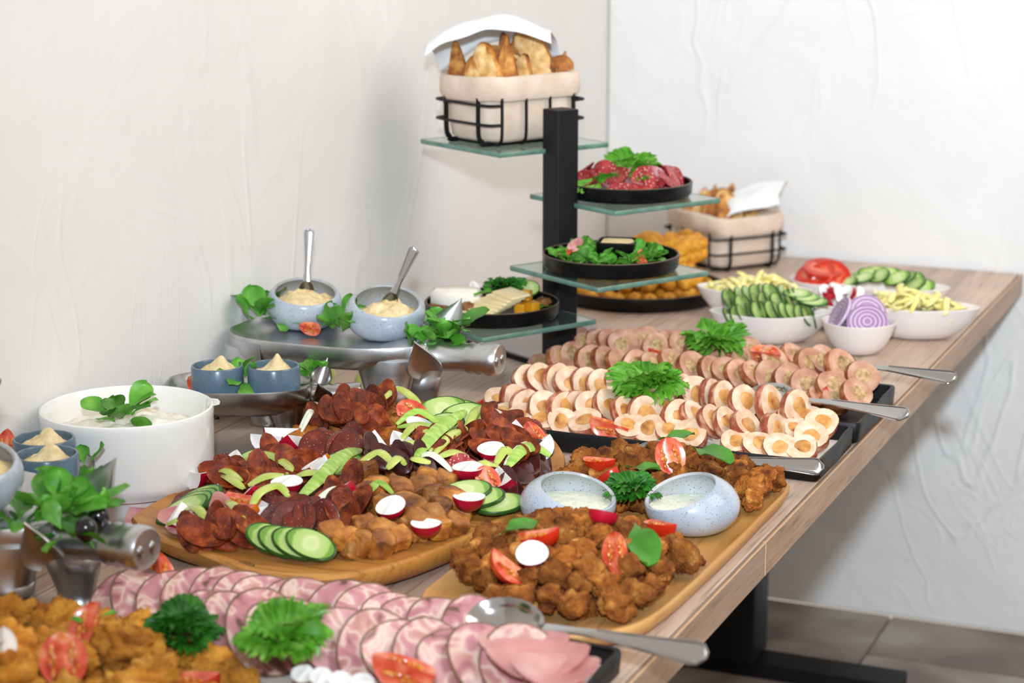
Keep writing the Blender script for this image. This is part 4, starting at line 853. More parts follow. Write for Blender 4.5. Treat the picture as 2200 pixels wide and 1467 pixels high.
# ================================================================== ROUND BOARD OF SAUSAGE AND MEAT
BC = Vector((.405, -1.865))
bo = [(.206, -2.104), (.198, -2.04), (.202, -1.96), (.206, -1.86), (.215, -1.75), (.235, -1.65), (.285, -1.56), (.36, -1.515), (.44, -1.52), (.515, -1.578), (.575, -1.67), (.605, -1.76), (.613, -1.85), (.606, -1.94), (.592, -2.035), (.565, -2.125), (.52, -2.190), (.47, -2.212), (.425, -2.212), (.385, -2.195), (.34, -2.178), (.29, -2.162), (.245, -2.140)]
op = spline([(x, y, 0) for x, y in bo]+[(bo[0][0], bo[0][1], 0)], 5)[:-1]
def bring(k, z, wob=0):
    return [((p.x-BC.x)*k, (p.y-BC.y)*k, z+wob*noise.noise(Vector((p.x*9, p.y*9, 1)))) for p in op]
rb = thing('round_serving_board', 'large oval wooden board piled with sausage, pork and vegetables', 'board', tr(BC.x, BC.y, TZ+.0004))
link('board', G().add(loft([bring(.86, 0), bring(.93, .006), bring(.985, .018), bring(1, .031, .003), bring(.992, .0345, .002), bring(.97, .035, .002), bring(.955, .033), bring(.93, .0318), bring(.5, .031)])).mesh('round_board', 'board', 50), rb)
kp = at(523, 1213, TZ+.033); link('knot', G().add(lathe([(.0115, 0), (.0115, .0012), (.009, .0016), (.0003, .0014)], 24, True, True, 1.15, .8)).mesh('knot', 'knot'), rb, tr(kp.x-BC.x, kp.y-BC.y, .0318))
def inside(x, y, poly):
    c = False; j = len(poly)-1
    for i in range(len(poly)):
        a, b = poly[i], poly[j]
        if (a[1] > y) != (b[1] > y) and x < (b[0]-a[0])*(y-a[1])/(b[1]-a[1])+a[0]: c = not c
        j = i
    return c
ZB = TZ+.033
def gauss(x, y, cx, cy, sx, sy=None): return math.exp(-((x-cx)/sx)**2-((y-cy)/(sy or sx))**2)
def HB(x, y):
    h = .010+.038*gauss(x, y, .335, -1.715, .105, .13)+.022*gauss(x, y, .44, -1.93, .11, .13)+.016*gauss(x, y, .50, -1.70, .08, .11)
    d = math.sqrt(((x-BC.x)/.205)**2+((y-BC.y)/.345)**2)
    return ZB+h*max(0, min(1, (1.02-d)*5)) if d < 1.02 else TZ
def slope_n(H, x, y, k=1.0):
    e = .012; return Vector((-(H(x+e, y)-H(x-e, y))/(2*e)*k, -(H(x, y+e)-H(x, y-e))/(2*e)*k, 1)).normalized()
rr = random.Random(77)
def heap(kind, px, py, lab, grp=None, lift=.004, az=None, el=None, spin=None, s=1.0, H=HB, k=None):
    p = hit(px, py, H)
    n = nrm(az, el) if az is not None else slope_n(H, p.x, p.y)+Vector((rr.uniform(-.25, .25), rr.uniform(-.25, .25), 0))
    kd = kind[(k if k is not None else rr.randrange(len(kind)))] if isinstance(kind, list) else kind
    return put(kd, frame(p+Vector((0, 0, lift)), n, rr.uniform(0, 6.3) if spin is None else spin, s), lab, grp)
# base layer that fills the board
CAMAZ = -63
for k, (x, y) in enumerate([(BC.x+a*.178, BC.y+b*.318) for a, b in dome_pts(1.0, .135, 110, 91)]):
    z = HB(x, y)-.010
    dark = (x-.42)*.9+(-1.93-y)*.6
    if y < -2.10 and x < .47: continue
    if dark > .0:
        put(CUBE[k % 5], frame((x, y, max(z-.004, ZB+.008)), (rr.uniform(-.4, .4), rr.uniform(-.4, .4), 1), k, .8), 'browned pork cube in the lower layer of the oval board', 'pork cubes')
    elif y > -1.80 and x < .40:
        put(NUG[k % 7], frame((x, y, max(z-.006, ZB+.008)), (rr.uniform(-.4, .4), rr.uniform(-.4, .4), 1), k, 1.35), 'brown fried cutlet in the lower layer of the oval board', 'fried cutlets on the oval board')
    else:
        put((CHO, SAL)[k % 2][k % 3], frame((x, y, max(z+.004, ZB+.004)), (rr.uniform(-.5, .5), rr.uniform(-.7, .1), 1), k, 1.15), 'dark red sausage slice in the lower layer of the oval board', 'sausage slices in the lower layer')
# brown cutlets at the top
for i, (px, py, s) in enumerate(((646, 952, 1.35), (642, 915, 1.2), (664, 935, 1.1), (808, 962, 1.5), (840, 945, 1.4), (845, 915, 1.45), (835, 985, 1.3), (770, 915, 1.3), (735, 985, 1.3), (870, 905, 1.2), (700, 905, 1.3), (620, 945, .9), (790, 885, 1.1))):
    heap(NUG, px, py, 'brown fried cutlet lying near the top of the oval board', 'fried cutlets at the top of the oval board', -.004, s=s*1.05)
# pork cubes
for i, (px, py) in enumerate(((858, 1068), (905, 1066), (915, 1046), (955, 1046), (946, 1102), (889, 1112), (783, 1143), (858, 1171), (940, 1146), (980, 1142), (892, 1140), (739, 1172), (783, 1182), (820, 1185), (814, 1062), (783, 1024), (789, 1074), (715, 1165), (830, 1100), (870, 1098), (930, 1075), (970, 1085), (820, 1160), (925, 1125))):
    heap(CUBE, px, py, 'golden brown roast pork cube on the right front of the oval board', 'golden pork cubes', .008, s=rr.uniform(.78, 1.0))
# chorizo and salami
def bunch(kinds, pts, lab, grp, az, el, s=1.1, lift=.010, spin=None):
    rk = {p: i for i, p in enumerate(sorted(pts))}; few = len(pts) <= 10 and len(lab.split()) <= 12
    for i, (px, py) in enumerate(pts):
        heap(kinds, px, py, lab+(', %s from left' % ORD[rk[(px, py)]] if few else ''), grp, lift, az+rr.uniform(-42, 42), el+rr.uniform(-24, 24), rr.uniform(-.6, .6) if spin is None else spin+rr.uniform(-.6, .6), s*rr.uniform(.9, 1.12), k=i % len(kinds))
bunch(CHO, ((742, 888), (720, 903), (765, 900), (790, 893), (745, 918), (772, 925), (805, 918), (728, 930), (700, 915), (815, 892), (755, 880), (835, 885), (790, 938), (820, 930), (735, 905), (690, 925)), 'shiny chorizo slice in the bunch at the top of the oval board', 'chorizo at the top of the board', -70, 48, 1.25, .012, .9)
bunch(SAL, ((690, 974), (705, 978), (724, 982), (738, 975), (752, 967), (764, 958), (676, 985), (745, 985)), 'dark salami slice in the row under the top chorizo', 'dark salami row', -65, 40, 1.15, .010)
bunch(CHO, ((480, 1040), (505, 1043), (535, 1046), (560, 1048), (590, 1052), (515, 1035), (545, 1060), (500, 1055)), 'long dark chorizo slice on the left side of the oval board', 'chorizo on the left of the board', -75, 52, 1.35, .010, 1.2)
bunch(CHO, ((590, 1005), (612, 1010), (634, 1012), (655, 1020), (600, 1022), (625, 1028), (570, 1012)), 'dark chorizo slice in the bunch behind the pepper rings', 'chorizo behind the pepper rings', -75, 50, 1.3, .012, 1.2)
bunch(SAL, ((480, 1016), (500, 1012), (470, 1022), (423, 1083), (440, 1078), (460, 1088), (405, 1088), (395, 1098)), 'coarse salami slice at the left edge of the oval board', 'salami at the left edge', -70, 55, 1.05, .006)
bunch(CHO, ((410, 1165), (435, 1168), (464, 1166), (490, 1160), (515, 1158), (540, 1152), (450, 1155), (475, 1150)), 'flat dark chorizo slice on the front left rim of the oval board', 'chorizo on the front left rim', -70, 62, 1.3, .008, .9)
bunch(SAL, ((590, 1130), (605, 1124), (622, 1130), (640, 1120), (660, 1126), (680, 1122), (700, 1130), (625, 1112), (650, 1135)), 'fat-flecked salami slice standing in the front row of the board', 'salami in the front row', -62, 35, 1.1, .008)
bunch(CHO, ((748, 1052), (760, 1062), (735, 1070), (745, 1118), (765, 1108), (725, 1122), (710, 1105), (728, 1090), (690, 1110)), 'orange-red chorizo slice in the middle of the oval board', 'chorizo in the middle of the board', -60, 50, 1.25, .010)
bunch(CHO, ((975, 990), (985, 980), (995, 972), (1005, 964), (1016, 956), (1026, 950), (962, 996), (950, 1002)), 'chorizo slice standing on edge in the fan on the right', 'chorizo fan on the right', 200, 15, 1.15, .014, 1.5)
bunch(CHO, ((1050, 975), (1075, 975), (1095, 985), (1115, 990), (1060, 990), (1090, 965), (1040, 960), (1110, 1005), (1080, 1000), (1100, 955), (1070, 950), (1055, 940)), 'dark red chorizo slice in the large bunch on the right of the board', 'large chorizo bunch on the right', -70, 48, 1.3, .012, 1.2)
bunch(CHO, ((1030, 915), (1045, 908), (1055, 918), (1085, 930), (1100, 938)), 'flat chorizo slice at the back right of the oval board', 'chorizo at the back right', -70, 65, 1.3, .006)
bunch(SPK, ((1012, 1022), (1025, 1030), (1000, 1030), (1060, 1012), (990, 1020), (1035, 1018)), 'pinkish salami piece behind the white radish on the right', 'pinkish salami pieces', -60, 50, .8, .008)
bunch(DRY, ((1112, 1040), (1125, 1030), (1137, 1016), (1150, 1008), (1100, 1055), (1078, 1080), (1090, 1072), (1060, 1084), (1105, 1068), (1160, 1000)), 'dark dried sausage strip on the right rim of the oval board', 'dried sausage on the right rim', -70, 55, 1.2, .006, .6)
bunch(DRY, ((800, 1002), (815, 1012), (835, 1008), (855, 1012), (870, 1010), (890, 1008), (905, 1012)), 'dark purple dried meat strip in the centre of the oval board', 'dried meat in the centre', -60, 45, 1.1, .016, 1.2)
bunch(CHO, ((930, 968), (946, 970), (960, 975), (935, 985), (950, 990), (920, 990)), 'glossy chorizo slice beside the yellow-green leek rings', 'chorizo beside the leek rings', -70, 45, 1.25, .012, 1.2)
# ham at the left tip
for px, py, az, el, s, lb in ((323, 1118, -70, 75, 1.1, 'folded pink ham slice at the left tip of the board'), (318, 1140, -60, 80, 1.2, 'flat pink ham slice nearest the left tip of the board'), (350, 1150, -60, 78, 1.1, 'pink ham slice under the white radish on the left'), (380, 1122, -80, 60, .7, 'crumpled rosy ham piece beside the cucumber stack'), (400, 1145, -70, 70, .8, 'streaky ham slice beneath the yellow-green pepper'), (480, 1112, -50, 30, .75, 'pink rolled ham standing beside the orange tomatoes')):
    heap(HAMK, px, py, lb, None, .006, az, el, rr.uniform(0, 3), s)
# vegetables
VT = [(TOMO, 526, 1100, 70, 1.25, 'orange tomato wedge on the left of the board, upper one'), (TOMO, 520, 1126, 70, 1.35, 'orange tomato wedge on the left of the board, lower one'), (TOMO, 690, 1012, 60, 1.1, 'orange tomato wedge behind the white radish chunk'),
      (TOMH, 885, 916, 40, 1.15, 'halved cherry tomato at the top of the board'), (TOM, 1040, 888, 55, 1.35, 'red tomato wedge at the back tip of the board'), (TOM, 1154, 970, 30, 1.2, 'red tomato wedge on the right rim of the board'), (TOMH, 1049, 1060, 30, 1.0, 'cut cherry tomato between radishes on the right'), (TOM, 980, 1006, 70, .9, 'tomato piece half hidden under the leek on the right')]
for kd, px, py, el, s, lb in VT: heap(kd, px, py, lb, None, .017*s, (95 if el > 50 else -60)+rr.uniform(-30, 30), el, rr.uniform(-.5, .5)+1.3, s*.92)
RD = [(RAD, 345, 1106, 'white and red radish chunk at the left tip of the oval board', 1.25), (RAD, 414, 1056, 'red-skinned radish wedge on the left rim near the white dish', 1.15), (RAD, 379, 1142, 'white radish piece on the ham at the left', 1.1), (RAD, 573, 974, 'white radish wedge at the back left, the lower of a trio', 1.15), (RAD, 606, 962, 'red-skinned radish wedge standing at the back left', 1.25), (RAD, 634, 981, 'white radish half beside the standing red wedge', 1.3), (RAD, 503, 1020, 'small white radish tip behind the long pepper ring', .9), (RAD, 464, 1090, 'small white radish tip beside the cucumber stack', .85), (RAD, 545, 1080, 'red and white radish wedge left of the big white half', 1.0), (RADH, 617, 1080, 'big white radish half in the left middle of the board', 1.3), (RAD, 558, 1104, 'white radish sliver beside the orange tomato', .8), (RAD, 577, 1126, 'bright red radish wedge in front of the orange tomatoes', 1.05), (RAD, 683, 1032, 'angular white radish chunk in the middle of the board', 1.15), (RAD, 708, 1046, 'small radish piece with a red edge beside the long leek', .85), (RAD, 699, 884, 'radish piece at the very top left of the heap', 1.0),
      (RADH, 902, 948, 'radish half under the leek ring at the top', 1.2), (RAD, 823, 984, 'white radish slice in the upper middle', 1.1), (RAD, 861, 982, 'white radish slice beside the yellow-green ring', 1.1), (RAD, 742, 1085, 'red radish back showing in the centre of the board', 1.2), (RADH, 839, 1130, 'heart-shaped white radish among the pork cubes', 1.2), (RADH, 1005, 1048, 'big white radish wedge right of the pork cubes', 1.3), (RADH, 1055, 1004, 'white radish half lying on the chorizo at the right', 1.2), (RAD, 1085, 1058, 'white radish wedge with red skin near the right rim', 1.2), (RADH, 1008, 1113, 'heart-shaped radish half at the front right of the board', 1.3), (RADH, 916, 1168, 'dark red radish half on the front rim of the board', 1.2), (RAD, 1156, 994, 'white radish wedge under the green leek at the right rim', 1.1), (RAD, 1120, 952, 'pale onion-like radish piece by the right chorizo bunch', 1.0)]
for kd, px, py, lb, s in RD: heap(kd, px, py, lb, None, .021*s, rr.choice((-60, -60, -20, -100, 100))+rr.uniform(-30, 30), rr.uniform(66, 92) if kd is RADH else rr.uniform(45, 85), rr.uniform(0, 6.3), s*(1.0 if kd is RADH else 1.22))
def fan(kd, pts, lab, az, el, spin, s, lift=.006, H=HB):
    for i, (px, py) in enumerate(pts): heap(kd, px, py, lab.replace('@', ORD[i]), None, lift+.0012*i, az, el, spin, s, H)
fan(CUCL, ((395, 1110), (405, 1105), (415, 1101), (424, 1096)), '@ cucumber slice from the front in the stack at the left rim', -110, 62, 2.3, 1.25)
fan(CUCL, ((582, 1172), (608, 1180), (638, 1186), (668, 1190)), '@ cucumber slice from the left in the fan on the front rim', -55, 52, 1.5, 1.12)
fan(CUCL, ((548, 998), (578, 1001)), '@ dark cucumber slice lying behind the chorizo on the left', -100, 60, 2.0, 1.05)
fan(CUCL, ((998, 918), (978, 914), (950, 908)), '@ cucumber slice from the right in the trio at the back rim', -60, 55, 2.2, 1.25, .014)
fan(CUCL, ((1074, 1100), (1030, 1088), (1002, 1076)), '@ cucumber slice from the right in the trio on the right rim', -70, 70, 2.2, 1.15, .008)
fan(CUCL, ((735, 1008), (955, 925)), '@ half hidden cucumber slice in the middle of the board', -70, 40, 2.0, 1.0)
# pepper rings and leek
def ribbon(name, cat, pts, wd, th, mt, lab, H=HB, lift=.018, twist=0):
    P3 = [hit(px, py, H)+Vector((0, 0, lift+dz)) for px, py, dz in pts]; pp = spline(P3, 5); n = len(pp); v = []
    g = G(); rings = []
    for i, p in enumerate(pp):
        d = (pp[min(i+1, n-1)]-pp[max(i-1, 0)]).normalized(); u = i/(n-1)
        nn = (CAM-p).normalized()*.35+Vector((math.sin(twist*u)*.9, 0, 1)); s_ = d.cross(nn).normalized(); t = s_.cross(d).normalized()
        k = 1.05*wd*(math.sin(PI*min(1, max(0, u*.9+.05)))**.55)
        rings.append([tuple(p+s_*k*a+t*th*b) for a, b in ((1, 0), (.7, 1.2), (0, 1.7), (-.7, 1.2), (-1, 0), (-.7, -.3), (0, .2), (.7, -.3))])
    g.add(loft(rings)); c = pp[n//2]
    g.v = [q-c for q in g.v]
    return single(name, g.mesh(name, mt, 50), lab, cat, tr(*c))
PEP = [(((525, 1020, 0), (570, 1022, .010), (620, 1038, .004), (618, 1052, 0)), 'long curled yellow-green pepper ring on the left half'), (((452, 1050, 0), (485, 1055, .008), (520, 1072, .004)), 'yellow-green pepper strip above the cucumber stack'), (((478, 1052, 0), (500, 1072, .006), (525, 1082, 0)), 'thin pepper strip crossing under another on the left'), (((535, 1075, 0), (570, 1070, .008), (610, 1060, .004)), 'pepper strip running towards the big white radish'), (((400, 1128, 0), (425, 1135, .006), (445, 1152, 0)), 'short pepper strip at the front left rim'), (((362, 1160, 0), (390, 1160, .006), (415, 1160, 0)), 'pepper strip lowest on the left rim'), (((488, 1110, 0), (505, 1130, .006), (526, 1150, 0)), 'thin pepper strip leaning on the orange tomato'), (((632, 1058, 0), (660, 1058, .006), (695, 1048, 0)), 'pepper strip right of the big white radish'), (((540, 1125, 0), (560, 1108, .010), (600, 1098, .012), (622, 1108, .004)), 'curled pepper ring above the bright red radish'),
       (((820, 890, 0), (855, 880, .010), (890, 895, .006), (902, 908, 0)), 'long pepper ring at the top of the heap'), (((860, 980, 0), (890, 968, .014), (920, 980, .012), (935, 1000, 0)), 'arched pepper ring in the upper middle'), (((840, 1000, 0), (880, 996, .008), (930, 1005, .004)), 'pepper strip running to the green leek'), (((775, 1025, 0), (815, 1020, .010), (845, 1035, .004)), 'green pepper ring beside the dried meat'), (((832, 1040, 0), (855, 1030, .008), (872, 1030, 0)), 'short green pepper strip left of the ring pair'), (((890, 1015, 0), (895, 1035, .010), (925, 1040, .008)), 'pale pepper ring with seeds in the middle'), (((940, 1015, 0), (975, 1012, .006), (1005, 1012, 0)), 'flat pepper strip under the leek on the right'), (((1030, 1025, 0), (1040, 1042, .010), (1068, 1040, .004)), 'pale pepper ring between the right radishes'), (((1065, 1030, 0), (1085, 1012, .010), (1100, 1020, .006)), 'looped pepper ring at the right'), (((1000, 955, 0), (1022, 935, .014), (1040, 920, .010)), 'bright yellow-green pepper tip at the back right'), (((705, 862, 0), (712, 852, .016), (705, 842, .030)), 'pointed yellow-green pepper tip on top of the heap, left one'), (((765, 862, 0), (773, 855, .012), (782, 845, .022)), 'pointed green pepper tip on top of the heap, right one')]
for i, (pts, lb) in enumerate(PEP): ribbon('pepper_strip', 'pepper', pts, .0062, .0016, 'pepper', lb)
LEK = [(((640, 1105, 0), (685, 1080, .010), (735, 1025, .008), (770, 1000, 0)), 'leek_green', .008, 'long pale leek strip across the middle left'), (((675, 1112, 0), (720, 1100, .008), (765, 1088, 0)), 'leek_white', .006, 'white leek strip in front of the red radish back'), (((645, 950, 0), (675, 915, .008), (700, 890, .006), (765, 878, .006)), 'leek_white', .005, 'white leek strand hanging over the top left'), (((648, 958, 0), (672, 925, .008), (696, 898, .006)), 'leek_white', .003, 'thin white leek strand beside the broad one'), (((895, 1022, .006), (940, 985, .018), (1000, 935, .014)), 'leek_green', .0085, 'long green leek strip across the right half'), (((930, 1010, 0), (965, 985, .010), (990, 965, .006)), 'pepper', .006, 'yellowish leek strip below the long green one'), (((852, 942, 0), (895, 932, .012), (935, 945, .008), (975, 965, 0)), 'leek_green', .0062, 'pale leek loop at the top right, upper strand'), (((855, 948, 0), (900, 955, .008), (950, 950, 0)), 'leek_green', .005, 'pale leek loop at the top right, lower strand'), (((920, 925, 0), (945, 945, .010), (990, 950, .004)), 'leek_green', .006, 'green leek ring piece beside the cucumber trio'), (((892, 1014, 0), (930, 1025, .010), (972, 1045, 0)), 'leek_white', .006, 'white leek strip pointing to the big right radish'), (((1090, 1035, 0), (1120, 1015, .010), (1150, 1000, .006), (1182, 1012, .002)), 'leek_green', .0085, 'bright green leek strip on the right rim'), (((1085, 1030, 0), (1120, 1005, .008), (1150, 980, 0)), 'leek_white', .006, 'pale leek strip above the bright green one on the right'), (((1035, 935, 0), (1055, 925, .008), (1075, 915, 0)), 'leek_white', .006, 'white leek end at the back right'), (((782, 1102, 0), (815, 1090, .012), (845, 1105, .006)), 'leek_green', .005, 'pale arched leek strand over the pork cubes'), (((720, 1048, 0), (745, 1020, .008), (775, 998, 0)), 'leek_green', .007, 'green leek strip behind the round chorizo')]
for pts, mt, wd, lb in LEK: ribbon('leek_strip', 'leek', pts, wd, .0014, mt, lb, twist=1.0)

# ================================================================== TRAYS OF ROLLED MEAT
def tray(T, label, lx, ly, h=.030, wav=.004, liner=True):
    r = thing('black_tray', label, 'tray', T)
    def rg(ax, ay, z, k=0):
        o = rrect(ax, ay, .008, z, 4); out = []
        pts = []
        for i in range(len(o)):
            a, b = Vector(o[i]), Vector(o[(i+1) % len(o)]); m = 10 if (b-a).length > .05 else 1
            pts += [a.lerp(b, j/m) for j in range(m)]
        return [(p.x+k*wav*noise.noise(Vector((p.x*14, p.y*14, 3))), p.y+k*wav*noise.noise(Vector((p.x*14, p.y*14, 8))), p.z+k*wav*.5*noise.noise(Vector((p.x*10, p.y*10, 5)))) for p in pts]
    link('tray', G().add(loft([rg(lx-.012, ly-.012, 0), rg(lx-.004, ly-.004, .003, .5), rg(lx, ly, h-.003, 1), rg(lx-.003, ly-.003, h, 1), rg(lx-.011, ly-.011, h-.001, 1), rg(lx-.015, ly-.015, .008, .3)])).mesh('tray', 'slate', 50), r)
    if liner: link('liner_sheet', G().add(rbox(lx-.022, ly-.022, .0082, .0095, .006, .0004)).mesh('liner', 'paper'), r)
    return r
tray(tr(.628, -1.455, TZ+.0005), 'black tray of bacon-wrapped chicken rolls, the nearer of the two', .500, .188)
tray(tr(.640, -1.236, TZ+.0005), 'black tray of stuffed pork rolls, the farther of the two', .480, .240, liner=False)
zt = TZ+.012
def row(kinds, pts, lab, az, el, z, s=1.0, seed=0):
    rr = random.Random(seed)
    for i, (px, py) in enumerate(pts):
        p = at(px, py, z)
        put(kinds[rr.randrange(5)], frame(p, nrm(az+rr.uniform(-22, 22), el+rr.uniform(-14, 14)), rr.uniform(0, 6.3), s*rr.uniform(.94, 1.06)), lab.replace('@', ORD[i]))
row(CHR, ((1084, 899), (1125, 903), (1166, 908), (1208, 912), (1258, 915), (1354, 925), (1398, 929), (1442, 934), (1486, 940), (1582, 958), (1627, 964), (1671, 969), (1724, 972)), 'bacon-wrapped roll slice along the front rim of the near tray, @ from the left', -70, 52, TZ+.026, .98, 1)
row(CHR, ((1742, 945), (1764, 917), (1712, 936), (1700, 905), (1735, 905)), 'bacon-wrapped roll slice at the right end of the near tray, @ from the front corner', -60, 58, TZ+.024, 1.0, 2)
row(CHR, ((1098, 862), (1127, 873), (1165, 879), (1200, 880), (1229, 875), (1264, 880), (1298, 878), (1336, 890), (1379, 892), (1420, 882), (1452, 900), (1484, 902), (1521, 911), (1555, 916), (1596, 922), (1650, 925)), 'bacon-wrapped roll slice, second row of the near tray, @ from the left', -28, 26, TZ+.040, 1.06, 3)
row(CHR, ((1130, 820), (1158, 821), (1192, 822), (1222, 828), (1254, 829), (1290, 833), (1326, 830), (1360, 830), (1400, 838), (1450, 842), (1490, 846), (1520, 852), (1545, 859), (1592, 866), (1642, 869), (1702, 874)), 'bacon-wrapped roll slice, back row of the near tray, @ from the left', -28, 26, TZ+.042, 1.08, 4)
row(CHR, ((1072, 868), (1150, 845), (1240, 850), (1330, 862), (1440, 872)), 'bacon-wrapped chicken roll slice underneath the leaning rows, @ from the left', -40, 70, TZ+.022, 1.0, 5)
row(POR, ((1195, 775), (1226, 772), (1261, 778), (1294, 780), (1325, 786), (1361, 789), (1397, 790), (1440, 787), (1480, 792), (1521, 800), (1557, 802), (1582, 806), (1613, 810), (1650, 812), (1687, 818), (1726, 828), (1782, 836), (1833, 852)), 'stuffed pork roll slice in the front row of the far tray, @ from the left', -35, 32, TZ+.038, 1.08, 6)
row(POR, ((1245, 738), (1280, 735), (1305, 737), (1334, 740), (1354, 735), (1384, 732), (1405, 748), (1432, 742), (1457, 745), (1490, 762), (1516, 765), (1545, 770), (1582, 772), (1607, 760), (1655, 778), (1697, 770)), 'stuffed pork roll slice in the back row of the far tray, @ from the left', -35, 34, TZ+.038, 1.04, 7)
row(POR, ((1160, 790), (1210, 760), (1290, 762), (1400, 772), (1470, 776), (1560, 788), (1640, 795), (1705, 798), (1760, 862), (1790, 870)), 'stuffed pork roll slice in the lower layer of the far tray, @ from the left', -40, 66, TZ+.022, 1.0, 8)
row(POR, ((1733, 783), (1764, 780), (1798, 790), (1848, 812)), 'stuffed pork roll slice on the spoon of the far tray, @ from the left', -40, 28, TZ+.050, 1.12, 9)
def sspoon(p, q, lab, k=1.0): spoon(aimc(p, q, .5), lab, (Vector(q)-Vector(p)).length, .027, .039, .008, .0150, droop=0)
def tom(px, py, z, lab, az=-60, el=45, spin=1.4, s=1.15, kd=TOM): put(kd, frame(at(px, py, z), nrm(az, el), spin, s), lab)
tom(1309, 908, TZ+.040, 'tomato wedge on the front rim of the near tray', -70, 50, 1.5, 1.35)
tom(1795, 865, TZ+.026, 'tomato wedge under the spoon at the right end of the trays', -40, 30, .8, 1.3)
tom(1690, 902, TZ+.026, 'tomato piece behind the light roll slice on the near tray', -60, 40, 1, .9)
tom(1565, 885, TZ+.030, 'tomato piece hidden between the rows of the near tray', -60, 60, 1.4, 1.1)
tom(1425, 757, TZ+.058, 'tomato wedge on the left of the far tray', -70, 50, 1.5, 1.15)
tom(1645, 758, TZ+.056, 'tomato wedge showing its seeds on the right of the far tray', -65, 20, 1.6, 1.15)
tom(1806, 820, TZ+.036, 'small tomato piece among pork rolls at the right of the far tray', -50, 45, 1, .85)
tom(1258, 858, TZ+.030, 'tomato piece peeking out in the middle of the near tray', -50, 60, 1, .9)
curly(tr(*at(1392, 838, TZ+.062)), 'curly lettuce leaf lying across the rows of the near tray', 9, 51, 1.25, 'lettuce', .35)
curly(tr(*at(1535, 748, TZ+.056)), 'curly lettuce tuft standing in the far tray', 10, 52, 1.25, 'lettuce', .75)
sspoon(at(1655, 852, TZ+.044), at(1956, 902, TZ+.050), 'steel serving spoon lying in the near tray')
sspoon(at(1785, 782, TZ+.048), at(2056, 822, TZ+.048), 'steel serving spoon lying in the far tray')

# ================================================================== NUGGET BOARD
NC = Vector((.738, -1.905)); NT = tr(NC.x, NC.y, TZ+.0004)
nb_ = [(.612, -2.165), (.606, -2.00), (.598, -1.85), (.588, -1.70), (.600, -1.655), (.66, -1.640), (.76, -1.628), (.845, -1.628), (.866, -1.650), (.868, -1.75), (.869, -1.85), (.868, -1.95), (.865, -2.08), (.855, -2.165), (.825, -2.210), (.78, -2.228), (.72, -2.234), (.66, -2.226), (.625, -2.200)]
nop = spline([(x, y, 0) for x, y in nb_]+[(nb_[0][0], nb_[0][1], 0)], 4)[:-1]
def nring(k, z, e=0): return [((p.x-NC.x)*k, (p.y-NC.y)*k, z+e*max(0, (p.y+1.70))*.25) for p in nop]
nbd = thing('nugget_board', 'rectangular pale wooden board of chicken nuggets at the table edge', 'board', NT)
link('board', G().add(loft([nring(.90, 0), nring(.96, .004), nring(.995, .014), nring(1, .020), nring(.99, .023), nring(.965, .0225), nring(.94, .019), nring(.5, .018)])).mesh('nugget_board', 'board_light', 50), nbd)
ZN = TZ+.019
nin = [((p.x-NC.x)*.90+NC.x, (p.y-NC.y)*.90+NC.y) for p in nop]
def HN(x, y):
    if not inside(x, y, nin): return TZ
    h = .014+.046*gauss(x, y, .738, -2.055, .115, .125)+.034*gauss(x, y, .735, -1.71, .13, .08)
    h -= .012*gauss(x, y, .70, -1.88, .2, .04)
    return ZN+max(.004, h)
def nug_ok(x, y):
    return (y < -1.905 and ((x-.745)/.120)**2+((y+2.062)/.142)**2 < 1) or (y > -1.83 and ((x-.733)/.138)**2+((y+1.715)/.105)**2 < 1)
npts = []
rq = random.Random(61)
for _ in range(9000):
    x, y = rq.uniform(.585, .872), rq.uniform(-2.2, -1.62)
    if nug_ok(x, y) and inside(x, y, nin) and all((x-a)**2+(y-b)**2 > .0265**2 for a, b in npts): npts.append((x, y))
npts = [q for q in npts if all((q[0]-c.x)**2+(q[1]-c.y)**2 > .070**2 for c in (at(1220, 1128, ZN), at(1486, 1136, ZN)))]
for k, (x, y) in enumerate(npts):
    fr = y < -1.85; g_ = 'front' if fr else 'back'
    lb = 'crisp brown chicken nugget in the %s heap of the nugget board' % g_; gp = 'nuggets in the %s heap' % g_
    z = HN(x, y); s = rq.uniform(.8, 1.2)
    put(NUG[k % 7], frame((x, y, max(z-.006, ZN+.011)), (rq.uniform(-.7, .7), rq.uniform(-.7, .7), 1), k*1.1, s), lb, gp)
    if z-.034 > ZN: put(NUG[(k+3) % 7], frame((x+rq.uniform(-.006, .006), y, z-.034), (rq.uniform(-.7, .7), rq.uniform(-.7, .7), 1), k, 1.05), lb, gp)
T6 = tr(*at(1220, 1132, ZN+.001)); tilt_bowl(T6, 'pale blue speckled bowl of herb sauce on the left of the nugget board', -15, 27, .0565, 'tartar', 'herb sauce in the left bowl of the nugget board', 0, seed=11, zs=.62)
T7 = tr(*at(1486, 1138, ZN+.001)); tilt_bowl(T7, 'pale blue speckled bowl of herb sauce on the right of the nugget board', 222, 30, .0555, 'tartar', 'herb sauce in the right bowl of the nugget board', 0, seed=12, zs=.66)
def ontop(kd, px, py, lab, az, el, spin, s, lift=.014): heap(kd, px, py, lab, None, lift, az, el, spin, s, HN)
ontop(TOM, 1157, 1165, 'tomato wedge lying at the back left of the front nugget heap', 105, 50, 1.3, 1.2)
ontop(TOM, 1427, 1146, 'tomato wedge on the right of the front nugget heap near the bowl', 60, 40, 1.0, 1.2)
ontop(TOM, 1325, 1216, 'upright tomato wedge in the middle of the front nugget heap', -60, 20, .2, 1.1)
ontop(TOM, 1103, 1236, 'tomato wedge at the left of the front nugget heap', 40, 50, 2.2, 1.25)
ontop(TOM, 1250, 1114, 'tomato piece peeking out behind the dark red radish', 110, 50, 1.2, .9, .006)
ontop(TOM, 1290, 1006, 'tomato wedge at the left end of the back nugget heap', 80, 45, 1.3, 1.1)
